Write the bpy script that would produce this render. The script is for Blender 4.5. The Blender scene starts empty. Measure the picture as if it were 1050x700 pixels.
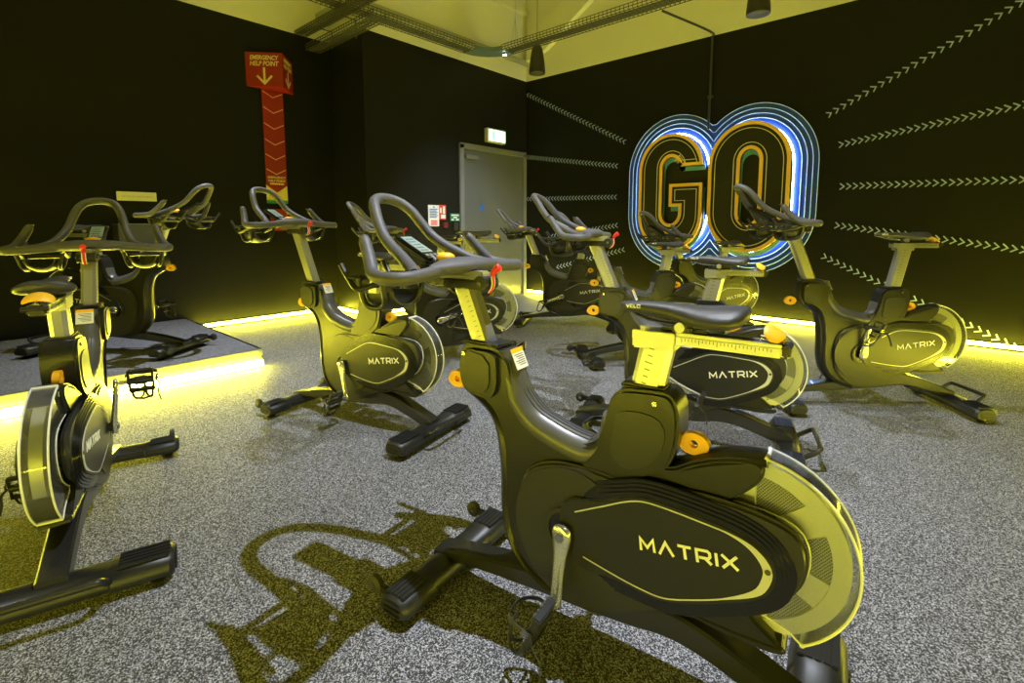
import bpy, bmesh, math, random
from mathutils import Vector, Matrix
random.seed(7)
sc = bpy.context.scene
C = sc.collection
R = math.radians
PI = math.pi

# ------------------------------------------------------------------ camera
cam_d = bpy.data.cameras.new('camera')
cam = bpy.data.objects.new('camera', cam_d); C.objects.link(cam)
cam_d.sensor_width = 36.0
cam_d.lens = 509.0 / 1050 * 36
cam_d.shift_x = -(530.4 - 525) / 1050
cam_d.shift_y = -(350 - 283.74) / 1050
cam_d.clip_start = 0.02
cam.location = (0, 0, 1.0762)
cam.rotation_euler = (PI / 2 - 0.1065, 0, 0.7247)
sc.camera = cam
# ------------------------------------------------------------------ world, exposure
w = bpy.data.worlds.new('world'); sc.world = w; w.use_nodes = True
w.node_tree.nodes['Background'].inputs[0].default_value = (0.9, 0.95, 1.0, 1)
w.node_tree.nodes['Background'].inputs[1].default_value = 0.0
sc.view_settings.view_transform = 'Standard'
sc.view_settings.look = 'None'
sc.view_settings.exposure = 0.0
sc.view_settings.gamma = 1.0
sc.view_settings.use_curve_mapping = False
# tuning values of the lights
LED_STRENGTH = 120.0
LED_COLOR = (1.0, 0.91, 0.05, 1)
SPOT_W = 480.0
SPOTS = [  # x, y, z, watts, cone degrees, aim offset x, y
    (-0.72, 1.42, 3.3, 1.0, 100, 0, 0),
    (-3.85, 1.45, 3.3, 0.9, 78, -0.2, 0),
    (-1.80, 2.55, 3.3, 0.6, 78, 0.5, 1.0),
    (-2.90, 3.55, 3.3, 0.9, 60, -2.1, 1.25),
]
HB = 3.194          # height where the black paint ends
XA, XB = -5.73, -5.019
YP, YC = 3.114, 5.876
XR, YB, HC = 1.15, -1.7, 4.7

# ------------------------------------------------------------------ materials
MATS = {}
def mat(name, col, rough=0.5, metal=0.0, spec=0.5, emit=None, es=0.0, coat=0.0, bump=0.0, bscale=200):
    if name in MATS: return MATS[name]
    m = bpy.data.materials.new(name); m.use_nodes = True
    nt = m.node_tree; b = nt.nodes['Principled BSDF']
    b.inputs['Base Color'].default_value = (*col, 1)
    b.inputs['Roughness'].default_value = rough
    b.inputs['Metallic'].default_value = metal
    b.inputs['Specular IOR Level'].default_value = spec
    b.inputs['Coat Weight'].default_value = coat
    if emit:
        b.inputs['Emission Color'].default_value = (*emit, 1)
        b.inputs['Emission Strength'].default_value = es
    if bump:
        tc = nt.nodes.new('ShaderNodeTexCoord'); n = nt.nodes.new('ShaderNodeTexNoise')
        n.inputs['Scale'].default_value = bscale; n.inputs['Detail'].default_value = 3
        bp = nt.nodes.new('ShaderNodeBump'); bp.inputs['Strength'].default_value = bump; bp.inputs['Distance'].default_value = 0.002
        nt.links.new(tc.outputs['Object'], n.inputs['Vector'])
        nt.links.new(n.outputs['Fac'], bp.inputs['Height']); nt.links.new(bp.outputs['Normal'], b.inputs['Normal'])
    MATS[name] = m
    return m
M_BODY = mat('body_black', (0.016, 0.016, 0.014), 0.30, spec=.38, bump=0.06, bscale=900)
M_COVER = mat('cover_black', (0.028, 0.028, 0.025), 0.31, spec=.38, bump=0.05, bscale=900)
M_PANEL = mat('panel_charcoal', (0.018, 0.018, 0.016), 0.29, spec=.4)
M_COLLAR = mat('collar_black', (0.008, 0.008, 0.008), 0.22)
M_TUBE = mat('grey_satin', (0.105, 0.105, 0.11), 0.36, metal=0.25, bump=0.05, bscale=900)
M_BLACK = mat('black_plastic', (0.014, 0.014, 0.015), 0.42)
M_STEEL = mat('frame_black', (0.016, 0.016, 0.017), 0.3, coat=0.3)
M_RUB = mat('grip_grey', (0.085, 0.083, 0.092), 0.55, bump=0.15, bscale=1500)
M_ALU = mat('aluminium', (0.42, 0.42, 0.42), 0.34, metal=0.7, bump=0.03, bscale=400)
M_ALUD = mat('aluminium_scale', (0.42, 0.42, 0.41), 0.38, metal=0.7)
M_TICK = mat('tick_dark', (0.05, 0.05, 0.05), 0.5)
M_CRANK = mat('crank_silver', (0.66, 0.66, 0.64), 0.25, metal=0.9)
M_ORANGE = mat('orange_plastic', (1.0, 0.50, 0.015), 0.4)
M_AMBER = mat('amber_knob', (1.0, 0.55, 0.03), 0.4)
M_RED = mat('red_lever', (0.75, 0.03, 0.02), 0.35)
M_SADDLE = mat('saddle_vinyl', (0.040, 0.040, 0.045), 0.42, bump=0.2, bscale=1800)
M_LINE = mat('panel_line', (0.62, 0.62, 0.58), 0.35, metal=0.3)
M_WHITE = mat('white_print', (0.85, 0.85, 0.83), 0.5)
M_LCD = mat('lcd', (0.30, 0.40, 0.36), 0.15)
M_BEZEL = mat('bezel', (0.01, 0.01, 0.012), 0.15)
M_BOLT = mat('bolt', (0.35, 0.35, 0.35), 0.25, metal=1)
M_DISC = mat('disc_steel', (0.80, 0.80, 0.78), 0.42, metal=0.7)
M_STRAP = mat('strap', (0.03, 0.03, 0.03), 0.6)

def perforated():
    m = bpy.data.materials.new('perforated_steel'); m.use_nodes = True; nt = m.node_tree; b = nt.nodes['Principled BSDF']
    tc = nt.nodes.new('ShaderNodeTexCoord'); mp = nt.nodes.new('ShaderNodeMapping')
    mp.inputs['Scale'].default_value = (210, 210, 210); mp.inputs['Rotation'].default_value = (0, R(38), 0)
    sep = nt.nodes.new('ShaderNodeSeparateXYZ')
    nt.links.new(tc.outputs['Object'], mp.inputs[0]); nt.links.new(mp.outputs[0], sep.inputs[0])
    def fr(sock):
        a = nt.nodes.new('ShaderNodeMath'); a.operation = 'FRACT'; nt.links.new(sock, a.inputs[0])
        s = nt.nodes.new('ShaderNodeMath'); s.operation = 'SUBTRACT'; s.inputs[1].default_value = .5; nt.links.new(a.outputs[0], s.inputs[0])
        q = nt.nodes.new('ShaderNodeMath'); q.operation = 'POWER'; q.inputs[1].default_value = 2
        ab = nt.nodes.new('ShaderNodeMath'); ab.operation = 'ABSOLUTE'; nt.links.new(s.outputs[0], ab.inputs[0]); nt.links.new(ab.outputs[0], q.inputs[0]); return q.outputs[0]
    ad = nt.nodes.new('ShaderNodeMath'); ad.operation = 'ADD'; nt.links.new(fr(sep.outputs[0]), ad.inputs[0]); nt.links.new(fr(sep.outputs[2]), ad.inputs[1])
    lt = nt.nodes.new('ShaderNodeMath'); lt.operation = 'LESS_THAN'; lt.inputs[1].default_value = .085; nt.links.new(ad.outputs[0], lt.inputs[0])
    mx = nt.nodes.new('ShaderNodeMix'); mx.data_type = 'RGBA'
    mx.inputs[6].default_value = (.40, .40, .38, 1); mx.inputs[7].default_value = (.01, .01, .01, 1)
    nt.links.new(lt.outputs[0], mx.inputs[0]); nt.links.new(mx.outputs[2], b.inputs['Base Color'])
    b.inputs['Metallic'].default_value = .7; b.inputs['Roughness'].default_value = .4
    return m
M_PERF = perforated()

def acrylic():
    m = bpy.data.materials.new('clear_acrylic'); m.use_nodes = True; nt = m.node_tree
    for n in list(nt.nodes): nt.nodes.remove(n)
    o = nt.nodes.new('ShaderNodeOutputMaterial'); t = nt.nodes.new('ShaderNodeBsdfTransparent'); t.inputs[0].default_value = (.90, .91, .90, 1)
    g = nt.nodes.new('ShaderNodeBsdfGlossy'); g.inputs[1].default_value = .06
    d = nt.nodes.new('ShaderNodeBsdfDiffuse'); d.inputs[0].default_value = (.8, .8, .78, 1)
    f = nt.nodes.new('ShaderNodeFresnel'); f.inputs[0].default_value = 1.5
    m1 = nt.nodes.new('ShaderNodeMixShader'); m2 = nt.nodes.new('ShaderNodeMixShader'); m2.inputs[0].default_value = .035
    nt.links.new(f.outputs[0], m1.inputs[0]); nt.links.new(t.outputs[0], m1.inputs[1]); nt.links.new(g.outputs[0], m1.inputs[2])
    nt.links.new(m1.outputs[0], m2.inputs[1]); nt.links.new(d.outputs[0], m2.inputs[2]); nt.links.new(m2.outputs[0], o.inputs[0])
    return m
M_CLEAR = acrylic()
M_EDGE = mat('acrylic_edge', (0.75, 0.76, 0.74), 0.25)

def speckled(name, dark, light, scale=300.0, frac=.42, rough=.62, spec=.35):
    """rubber granules: every little cell is dark or one of several pale greys"""
    m = bpy.data.materials.new(name); m.use_nodes = True; nt = m.node_tree; b = nt.nodes['Principled BSDF']
    tc = nt.nodes.new('ShaderNodeTexCoord')
    n = nt.nodes.new('ShaderNodeTexVoronoi'); n.inputs['Scale'].default_value = scale; n.inputs['Randomness'].default_value = 1
    nw = nt.nodes.new('ShaderNodeTexNoise'); nw.inputs['Scale'].default_value = scale * .8
    mx = nt.nodes.new('ShaderNodeVectorMath'); mx.operation = 'MULTIPLY_ADD'; mx.inputs[1].default_value = (.006, .006, .006)
    nt.links.new(tc.outputs['Object'], nw.inputs['Vector']); nt.links.new(nw.outputs['Color'], mx.inputs[0]); nt.links.new(tc.outputs['Object'], mx.inputs[2])
    nt.links.new(mx.outputs[0], n.inputs['Vector'])
    sep = nt.nodes.new('ShaderNodeSeparateColor'); nt.links.new(n.outputs['Color'], sep.inputs[0])
    r = nt.nodes.new('ShaderNodeValToRGB'); e = r.color_ramp.elements
    e[0].position = 0; e[0].color = (*dark, 1); e[1].position = 1; e[1].color = (*light, 1)
    x = e.new(1 - frac); x.color = (*[d * 1.6 for d in dark], 1); x = e.new(1 - frac + .03); x.color = (*[l * .38 for l in light], 1)
    n2 = nt.nodes.new('ShaderNodeTexNoise'); n2.inputs['Scale'].default_value = 2.2; n2.inputs['Detail'].default_value = 4
    mr = nt.nodes.new('ShaderNodeMapRange'); mr.inputs[3].default_value = .85; mr.inputs[4].default_value = 1.15
    mu = nt.nodes.new('ShaderNodeVectorMath'); mu.operation = 'SCALE'
    nt.links.new(tc.outputs['Object'], n2.inputs['Vector'])
    nt.links.new(sep.outputs[0], r.inputs[0]); nt.links.new(n2.outputs['Fac'], mr.inputs[0])
    nt.links.new(r.outputs[0], mu.inputs[0]); nt.links.new(mr.outputs[0], mu.inputs['Scale'])
    nt.links.new(mu.outputs[0], b.inputs['Base Color'])
    b.inputs['Roughness'].default_value = rough; b.inputs['Specular IOR Level'].default_value = spec
    bp = nt.nodes.new('ShaderNodeBump'); bp.inputs['Strength'].default_value = .2; bp.inputs['Distance'].default_value = .001
    nt.links.new(n.outputs['Distance'], bp.inputs['Height']); nt.links.new(bp.outputs['Normal'], b.inputs['Normal'])
    return m
M_FLOOR = speckled('rubber_floor', (0.030, 0.030, 0.033), (0.62, 0.62, 0.68), 370, .40)
M_STAGE = speckled('stage_carpet', (0.05, 0.05, 0.055), (0.50, 0.50, 0.55), 340, .45)

def wallmat(name, col, rough, spec):
    m = mat(name, col, rough, spec=spec, bump=0.25, bscale=60)
    return m
M_WALL = wallmat('black_wall_paint', (0.012, 0.012, 0.011), 0.5, 0.10)
M_PALE = wallmat('pale_wall_paint', (0.66, 0.65, 0.58), 0.7, 0.3)
M_CEIL = wallmat('pale_ceiling_paint', (0.62, 0.61, 0.56), 0.8, 0.2)
M_LED = mat('led_diffuser', (0.9, 0.9, 0.5), 0.4, emit=LED_COLOR[:3], es=LED_STRENGTH)
M_SKIRT = mat('skirting_black', (0.012, 0.012, 0.012), 0.4)
M_CHROME = mat('brushed_strip', (0.55, 0.55, 0.5), 0.32, metal=0.9)
M_DOOR = mat('door_grey', (0.10, 0.105, 0.115), 0.42)
M_DFRAME = mat('door_frame_grey', (0.16, 0.165, 0.18), 0.4)
M_TRAY = mat('galvanised_wire', (0.055, 0.055, 0.050), 0.5, metal=0.2)

# ------------------------------------------------------------------ mesh builder
class MB:
    def __init__(s): s.v = []; s.f = []; s.m = []; s.mats = []
    def mi(s, m):
        if m not in s.mats: s.mats.append(m)
        return s.mats.index(m)
    def add(s, vs, fs, m, T=None):
        o = len(s.v); k = s.mi(m)
        s.v += [tuple(T @ Vector(p)) if T else tuple(p) for p in vs]
        s.f += [tuple(i + o for i in f) for f in fs]; s.m += [k] * len(fs)
    def bm(s, b, m, T=None):
        b.verts.index_update()
        s.add([v.co[:] for v in b.verts], [[v.index for v in f.verts] for f in b.faces], m, T); b.free()
    def box(s, c, d, m, rot=None, bev=0.0, seg=2, T=None):
        b = bmesh.new(); bmesh.ops.create_cube(b, size=1.0)
        for v in b.verts: v.co = Vector((v.co.x * d[0], v.co.y * d[1], v.co.z * d[2]))
        if bev: bmesh.ops.bevel(b, geom=b.edges[:], offset=bev, segments=seg, affect='EDGES', clamp_overlap=True)
        X = Matrix.Translation(Vector(c))
        if rot: X = X @ rot.to_4x4()
        if T: X = T @ X
        s.bm(b, m, X)
    def tube(s, path, r, m, seg=10, caps=True, closed=False, flat=1.0, T=None):
        """round tube along a path; r may be a list; flat squashes the section"""
        P = [Vector(p) for p in path]; n = len(P)
        rs = r if isinstance(r, (list, tuple)) else [r] * n
        vs = []; fs = []
        up = None
        for i in range(n):
            a = P[(i - 1) % n] if (closed or i > 0) else P[i]; c = P[(i + 1) % n] if (closed or i < n - 1) else P[i]
            t = (c - a).normalized()
            if up is None:
                up = Vector((0, 0, 1)) if abs(t.z) < .9 else Vector((1, 0, 0))
            up = (up - t * up.dot(t))
            if up.length < 1e-5: up = t.orthogonal()
            up.normalize(); sd = t.cross(up)
            for k in range(seg):
                an = 2 * PI * k / seg
                vs.append(P[i] + (sd * math.cos(an) + up * math.sin(an) * flat) * rs[i])
        m_ = n if closed else n - 1
        for i in range(m_):
            for k in range(seg):
                a = i * seg + k; b = i * seg + (k + 1) % seg; j = (i + 1) % n
                fs.append((a, b, j * seg + (k + 1) % seg, j * seg + k))
        if caps and not closed:
            fs.append(tuple(range(seg))[::-1]); fs.append(tuple((n - 1) * seg + k for k in range(seg)))
        s.add(vs, fs, m, T)
    def loft(s, rings, m, caps=True, T=None):
        """rings: lists of equal length of 3D points"""
        n = len(rings[0]); vs = [p for r_ in rings for p in r_]; fs = []
        for i in range(len(rings) - 1):
            for k in range(n):
                fs.append((i * n + k, i * n + (k + 1) % n, (i + 1) * n + (k + 1) % n, (i + 1) * n + k))
        if caps: fs.append(tuple(range(n))[::-1]); fs.append(tuple((len(rings) - 1) * n + k for k in range(n)))
        s.add(vs, fs, m, T)
    def prism(s, pts, y0, y1, m, bev=0.0, seg=3, T=None, axis='y'):
        """polygon in XZ pulled along Y with rounded rims"""
        b = bmesh.new()
        vs = [b.verts.new((p[0], y0, p[1])) for p in pts]
        f = b.faces.new(vs)
        r_ = bmesh.ops.extrude_face_region(b, geom=[f])
        ev = [g for g in r_['geom'] if isinstance(g, bmesh.types.BMVert)]
        for v in ev: v.co.y = y1
        bmesh.ops.recalc_face_normals(b, faces=b.faces[:])
        if bev:
            es = [e for e in b.edges if abs(e.verts[0].co.y - e.verts[1].co.y) < 1e-7]
            bmesh.ops.bevel(b, geom=es, offset=bev, segments=seg, affect='EDGES', clamp_overlap=True)
        bmesh.ops.triangulate(b, faces=[f for f in b.faces if len(f.verts) > 4])
        s.bm(b, m, T)
    def ribbon(s, A, B, y0, y1, m, closed=False, T=None):
        """band between two polylines in XZ, pulled from y0 to y1"""
        n = len(A); vs = []; fs = []
        for a, b in zip(A, B):
            vs += [(a[0], y0, a[1]), (b[0], y0, b[1]), (b[0], y1, b[1]), (a[0], y1, a[1])]
        e = n if closed else n - 1
        for i in range(e):
            o = 4 * i; q = 4 * ((i + 1) % n)
            for k in range(4): fs.append((o + k, o + (k + 1) % 4, q + (k + 1) % 4, q + k))
        if not closed: fs.append((0, 3, 2, 1)); o = 4 * (n - 1); fs.append((o, o + 1, o + 2, o + 3))
        s.add(vs, fs, m, T)
    def disc(s, c, r0, r1, y0, y1, m, seg=48, a0=0, a1=2 * PI, T=None):
        n = seg; A = []; B = []
        full = abs(a1 - a0 - 2 * PI) < 1e-6
        for i in range(n if full else n + 1):
            a = a0 + (a1 - a0) * i / n
            A.append((c[0] + r0 * math.cos(a), c[1] + r0 * math.sin(a))); B.append((c[0] + r1 * math.cos(a), c[1] + r1 * math.sin(a)))
        s.ribbon(A, B, y0, y1, m, closed=full, T=T)
    def lathe(s, prof, m, T=None, seg=24):
        """prof: (r, h) about local z"""
        rings = []
        for r_, h in prof: rings.append([(max(r_, 1e-4) * math.cos(2 * PI * k / seg), max(r_, 1e-4) * math.sin(2 * PI * k / seg), h) for k in range(seg)])
        s.loft(rings, m, T=T)
    def mesh(s, name, sharp=40):
        me = bpy.data.meshes.new(name); me.from_pydata(s.v, [], s.f)
        for m in s.mats: me.materials.append(m)
        me.polygons.foreach_set('material_index', s.m)
        b = bmesh.new(); b.from_mesh(me); bmesh.ops.remove_doubles(b, verts=b.verts[:], dist=1e-6)
        bmesh.ops.recalc_face_normals(b, faces=b.faces[:]); b.to_mesh(me); b.free()
        me.polygons.foreach_set('use_smooth', [True] * len(me.polygons))
        try: me.set_sharp_from_angle(angle=R(sharp))
        except Exception: pass
        me.update(); return me

def link(name, me, parent=None, loc=(0, 0, 0), rot=(0, 0, 0)):
    o = bpy.data.objects.new(name, me); C.objects.link(o); o.location = loc; o.rotation_euler = rot
    if parent: o.parent = parent
    return o
def tag(o, label=None, cat=None, group=None, kind=None):
    if label: o['label'] = label
    if cat: o['category'] = cat
    if group: o['group'] = group
    if kind: o['kind'] = kind
    return o
def struct(name, mb, parent=None, sharp=40):
    o = link(name, mb.mesh(name, sharp), parent)
    if not parent: o['kind'] = 'structure'
    return o
def thing(name, label, cat, loc=(0, 0, 0), rz=0.0, group=None):
    o = bpy.data.objects.new(name, None); C.objects.link(o); o.location = loc; o.rotation_euler = (0, 0, rz)
    return tag(o, label, cat, group)

def crom(P, n=6, closed=False):
    """Catmull-Rom resample of 2D or 3D points"""
    P = [Vector(p) for p in P]; N = len(P); out = []
    for i in range(N if closed else N - 1):
        p0 = P[(i - 1) % N] if (closed or i > 0) else P[i] * 2 - P[i + 1]
        p1 = P[i]; p2 = P[(i + 1) % N]
        p3 = P[(i + 2) % N] if (closed or i < N - 2) else p2 * 2 - p1
        for k in range(n):
            t = k / n
            out.append(0.5 * ((2 * p1) + (p2 - p0) * t + (2 * p0 - 5 * p1 + 4 * p2 - p3) * t * t + (3 * p1 - p0 - 3 * p2 + p3) * t ** 3))
    if not closed: out.append(P[-1])
    return [tuple(p) for p in out]
def chaikin(P, it=2, closed=True):
    P = [tuple(p) for p in P]
    for _ in range(it):
        Q = []; n = len(P)
        rng = range(n) if closed else range(n - 1)
        if not closed: Q.append(P[0])
        for i in rng:
            a = P[i]; b = P[(i + 1) % n]
            Q.append(tuple(.75 * x + .25 * y for x, y in zip(a, b))); Q.append(tuple(.25 * x + .75 * y for x, y in zip(a, b)))
        if not closed: Q.append(P[-1])
        P = Q
    return P
def area(P): return .5 * sum(P[i][0] * P[(i + 1) % len(P)][1] - P[(i + 1) % len(P)][0] * P[i][1] for i in range(len(P)))
def offset(P, d, closed=True):
    """move a polyline sideways; for closed counter-clockwise loops positive d grows it"""
    n = len(P); out = []
    for i in range(n):
        a = Vector(P[i - 1] if (closed or i > 0) else P[i]); b = Vector(P[i]); c = Vector(P[(i + 1) % n] if (closed or i < n - 1) else P[i])
        t1 = (b - a); t2 = (c - b)
        if t1.length < 1e-9: t1 = t2
        if t2.length < 1e-9: t2 = t1
        t1 = t1.normalized(); t2 = t2.normalized()
        n1 = Vector((t1.y, -t1.x)); n2 = Vector((t2.y, -t2.x)); mm = n1 + n2
        if mm.length < 1e-6: mm = n1
        mm.normalize(); k = d / max(.5, mm.dot(n1))
        out.append((b.x + mm.x * k, b.y + mm.y * k))
    return out
def resample(P, n, closed=False):
    P = [Vector(p) for p in P]
    if closed: P = P + [P[0]]
    L = [0]
    for a, b in zip(P, P[1:]): L.append(L[-1] + (b - a).length)
    out = []; m_ = n if closed else n - 1
    j = 0
    for i in range(n):
        t = L[-1] * i / m_
        while j < len(L) - 2 and L[j + 1] < t: j += 1
        u = (t - L[j]) / max(1e-9, L[j + 1] - L[j]); out.append(tuple(P[j].lerp(P[j + 1], min(1, u))))
    return out

# ------------------------------------------------------------------ letters from strokes
GLY = {  # unit boxes, wide letters
 'M': (1.15, [[(0, 0), (.03, 1), (.575, .30), (1.12, 1), (1.15, 0)]]),
 'A': (1.15, [[(0, 0), (.575, 1), (1.15, 0)]]),
 'T': (1.05, [[(0, 1), (1.05, 1)], [(.525, 1), (.525, 0)]]),
 'R': (1.05, [[(0, 0), (0, 1), (.85, 1), (1.0, .85), (1.0, .58), (.85, .42), (.15, .42)], [(.6, .42), (1.05, 0)]]),
 'V': (1.0, [[(0, 1), (.5, 0), (1.0, 1)]]),
 'E': (.8, [[(.8, 1), (0, 1), (0, 0), (.8, 0)], [(0, .5), (.7, .5)]]),
 'L': (.8, [[(0, 1), (0, 0), (.8, 0)]]),
 'O': (1.0, [[(0, 0), (0, 1), (1, 1), (1, 0), (0, 0)]]),
 'I': (.0, [[(0, 0), (0, 1)]]),
 'X': (1.1, [[(0, 0), (1.1, 1)], [(0, 1), (1.1, 0)]]),
}
def strokes(mb, word, p0, p1, h, th, y0, y1, m, gap=.42):
    """word between p0 and p1 (XZ points), letters of height h, pulled y0..y1"""
    tot = sum(GLY[c][0] for c in word) + gap * (len(word) - 1)
    p0 = Vector(p0); p1 = Vector(p1); ex = (p1 - p0) / tot; L = (p1 - p0).normalized()
    ez = Vector((-L.y, L.x)); ez = ez if ez.y > 0 else -ez
    x = 0
    for c in word:
        wd, st = GLY[c]
        for s_ in st:
            P = [tuple(p0 + ex * (x + q[0]) + ez * (h * q[1])) for q in s_]
            mb.ribbon(offset(P, th / 2, False), offset(P, -th / 2, False), y0, y1, m)
        x += wd + gap

# ------------------------------------------------------------------ the bike's part meshes (x forward, y left, z up, origin on the floor under the crank axle)
FC = (-.395, .410)      # flywheel centre
def m_shell():
    mb = MB()
    out = [(.335, .735), (.35, .70), (.352, .66), (.345, .625), (.31, .605), (.258, .578), (.228, .51), (.217, .42), (.214, .36), (.214, .29), (.192, .212), (.14, .155), (.07, .122), (0, .112),
           (-.08, .122), (-.20, .175), (-.30, .215), (-.34, .206), (-.42, .204), (-.47, .207), (-.49, .222), (-.43, .26), (-.36, .33), (-.34, .42), (-.36, .50), (-.425, .56), (-.43, .606), (-.36, .600), (-.29, .572), (-.243, .540), (-.215, .545),
           (-.18, .60), (-.10, .60), (-.05, .545), (.01, .535), (.07, .55), (.12, .575), (.155, .61), (.175, .67), (.195, .735)]
    out = chaikin(out, 2)
    mb.prism(out, -.040, .040, M_BODY, bev=.014, seg=3)
    # recessed web behind the crank cover and the front edge rib
    rib = crom([(.335, .62), (.258, .572), (.226, .51), (.214, .42), (.211, .30), (.188, .212), (.13, .152), (.04, .118)], 6)
    mb.tube([(p[0] - .012, 0, p[1]) for p in rib], .047, M_BODY, seg=14, flat=.42)
    # fender crest towards the flywheel
    cr = crom([(-.215, .510), (-.27, .545), (-.33, .575), (-.39, .593), (-.430, .600)], 5)
    mb.tube([(p[0], 0, p[1]) for p in cr], [.036 + .006 * math.sin(PI * min(1, i / 20)) for i in range(len(cr))], M_BODY, seg=14, flat=.40)
    # lower rear lip
    lp = crom([(-.24, .225), (-.32, .222), (-.40, .222), (-.475, .226)], 4)
    mb.tube([(p[0], 0, p[1]) for p in lp], .042, M_BODY, seg=12, flat=.42)
    return mb.mesh('body_shell')
def m_neck():
    mb = MB()
    o = chaikin([(.340, .748), (.356, .70), (.355, .645), (.34, .612), (.30, .595), (.235, .59), (.205, .63), (.205, .70), (.212, .748)], 2)
    mb.prism(o, -.052, .052, M_BODY, bev=.014, seg=4)
    o2 = chaikin([(.330, .738), (.345, .70), (.342, .655), (.325, .628), (.265, .612), (.235, .64), (.238, .725)], 1)
    mb.prism(o2, -.056, .056, M_COVER, bev=.004, seg=2)
    mb.box((.285, 0, .747), (.125, .082, .012), M_BLACK, bev=.005)
    for sy in (-1, 1): mb.disc((.325, .722), 0.0005, .006, sy * .056, sy * .059, M_BOLT, seg=12)
    return mb.mesh('neck_housing')
def m_label():
    mb = MB()
    # plate on the rear slope of the neck housing
    P0 = Vector((.1945, 0, .742)); d = Vector((-.023, 0, -.052)); n = Vector((-.92, 0, .40)).normalized() * .0045
    def q(u0, u1, v0, v1, m, k):
        vs = []
        for (u, v) in ((u0, v0), (u1, v0), (u1, v1), (u0, v1)):
            vs.append(P0 + d * v + Vector((0, u, 0)) + n * k)
        vs2 = [p + n * .25 for p in vs]
        mb.add([p[:] for p in vs + vs2], [(0, 1, 2, 3), (4, 5, 6, 7), (0, 1, 5, 4), (1, 2, 6, 5), (2, 3, 7, 6), (3, 0, 4, 7)], m)
    q(-.027, .027, 0, 1.0, M_WHITE, 1.0); q(-.027, .027, 0, .2, M_ORANGE, 1.15)
    for i in range(6): q(-.020, .020 - .006 * (i % 3), .30 + .1 * i, .33 + .1 * i, M_TICK, 1.15)
    return mb.mesh('warning_label')
def m_toptube():
    mb = MB()
    path = crom([(.222, .735), (.192, .665), (.172, .612), (.125, .563), (.06, .536), (-.01, .519), (-.055, .522), (-.088, .56), (-.098, .62)], 5)
    n = len(path)
    rr = [.036 + .012 * math.sin(PI * i / (n - 1)) for i in range(n)]
    mb.tube([(p[0], 0, p[1]) for p in path], rr, M_TUBE, seg=20, flat=.80)
    # three raised ridges on the crown of the tube
    for sy in (-.018, -.006, .006, .018):
        q = []
        for i in range(8, n - 8):
            a = Vector(path[i - 1]); b = Vector(path[i + 1]); t = (b - a).normalized(); nn = Vector((-t.y, t.x)); nn = nn if nn.y > 0 or nn.x < 0 else -nn
            if nn.dot(Vector((-.45, 1))) < 0: nn = -nn
            k = rr[i] * .80 * math.sqrt(max(0, 1 - (sy / rr[i]) ** 2))
            q.append((path[i][0] + nn.x * k, sy, path[i][1] + nn.y * k))
        mb.tube(q, .0022, M_TUBE, seg=6)
    return mb.mesh('top_tube')
def m_tubeletters(side):
    mb = MB()
    for sy in (side,):
        a, b = ((.130, .560), (.020, .520))
        if sy < 0: a, b = b, a
        mbl = MB()
        if sy > 0: strokes(mbl, 'MATRIX', a, b, .012, .0022, 0, .0012, M_BLACK)
        else: strokes(mbl, 'MATRIX', a, b, .012, .0022, 0, -.0012, M_BLACK)
        for v_ in range(len(mbl.v)):
            x, y, z = mbl.v[v_]; mbl.v[v_] = (x, sy * .0432 + y - sy * max(0, z - .53) * .25, z)
        mb.add(mbl.v, mbl.f, M_BLACK)
    return mb.mesh('tube_lettering')
def m_seathousing():
    mb = MB()
    o = chaikin([(-.072, .57), (-.084, .60), (-.092, .64), (-.102, .680), (-.128, .703), (-.170, .707), (-.222, .711), (-.244, .703), (-.257, .675), (-.259, .63), (-.256, .59), (-.240, .545), (-.21, .515), (-.15, .482), (-.06, .480), (-.02, .492), (-.045, .52), (-.062, .545)], 2)
    mb.prism(o, -.047, .047, M_BODY, bev=.016, seg=4)
    o2 = chaikin([(-.108, .60), (-.116, .655), (-.19, .664), (-.232, .645), (-.236, .59), (-.20, .535), (-.14, .508), (-.10, .54)], 1)
    mb.prism(o2, -.0505, .0505, M_COVER, bev=.004, seg=2)
    mb.box((-.172, 0, .708), (.105, .068, .012), M_BLACK, bev=.005)
    for sy in (-1, 1): mb.disc((-.206, .684), 0.0005, .006, sy * .046, sy * .0505, M_BOLT, seg=12)
    return mb.mesh('seat_housing')
COV = [(.150, .315), (.150, .37), (.135, .425), (.105, .462), (.037, .490), (-.053, .495), (-.152, .487), (-.225, .498), (-.303, .513), (-.40, .510), (-.465, .498), (-.497, .48), (-.512, .445), (-.512, .403), (-.496, .362), (-.462, .328), (-.39, .287),
       (-.286, .234), (-.217, .200), (-.129, .155), (-.06, .129), (-.005, .123), (.05, .136), (.105, .175), (.140, .235)]
LIN = [(-.027, .387), (-.097, .424), (-.150, .452), (-.190, .466), (-.235, .468), (-.31, .463), (-.385, .455), (-.428, .438), (-.454, .405), (-.447, .366), (-.425, .340), (-.37, .310), (-.312, .282), (-.250, .258), (-.20, .256), (-.131, .264), (-.051, .278)]
def scale_to(P, c, k): return [(c[0] + (p[0] - c[0]) * k, c[1] + (p[1] - c[1]) * k) for p in P]
def m_cover(sy):
    mb = MB()
    c = chaikin(COV, 2)
    a, b = (.036, .056) if sy > 0 else (-.056, -.036)
    mb.prism(c, a, b, M_COVER, bev=.007, seg=3)
    # round boss about the crank axle
    A = lambda y0, y1: (y0, y1) if sy > 0 else (-y1, -y0)
    mb.disc((-.008, .322), 0.0005, .158, *A(.054, .0605), M_COVER, seg=56)
    mb.disc((-.004, .322), 0.0005, .060, *A(.060, .066), M_COLLAR, seg=40)
    mb.disc((-.004, .322), .050, .060, *A(.064, .069), M_COVER, seg=40)
    return mb.mesh('crank_cover')
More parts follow.
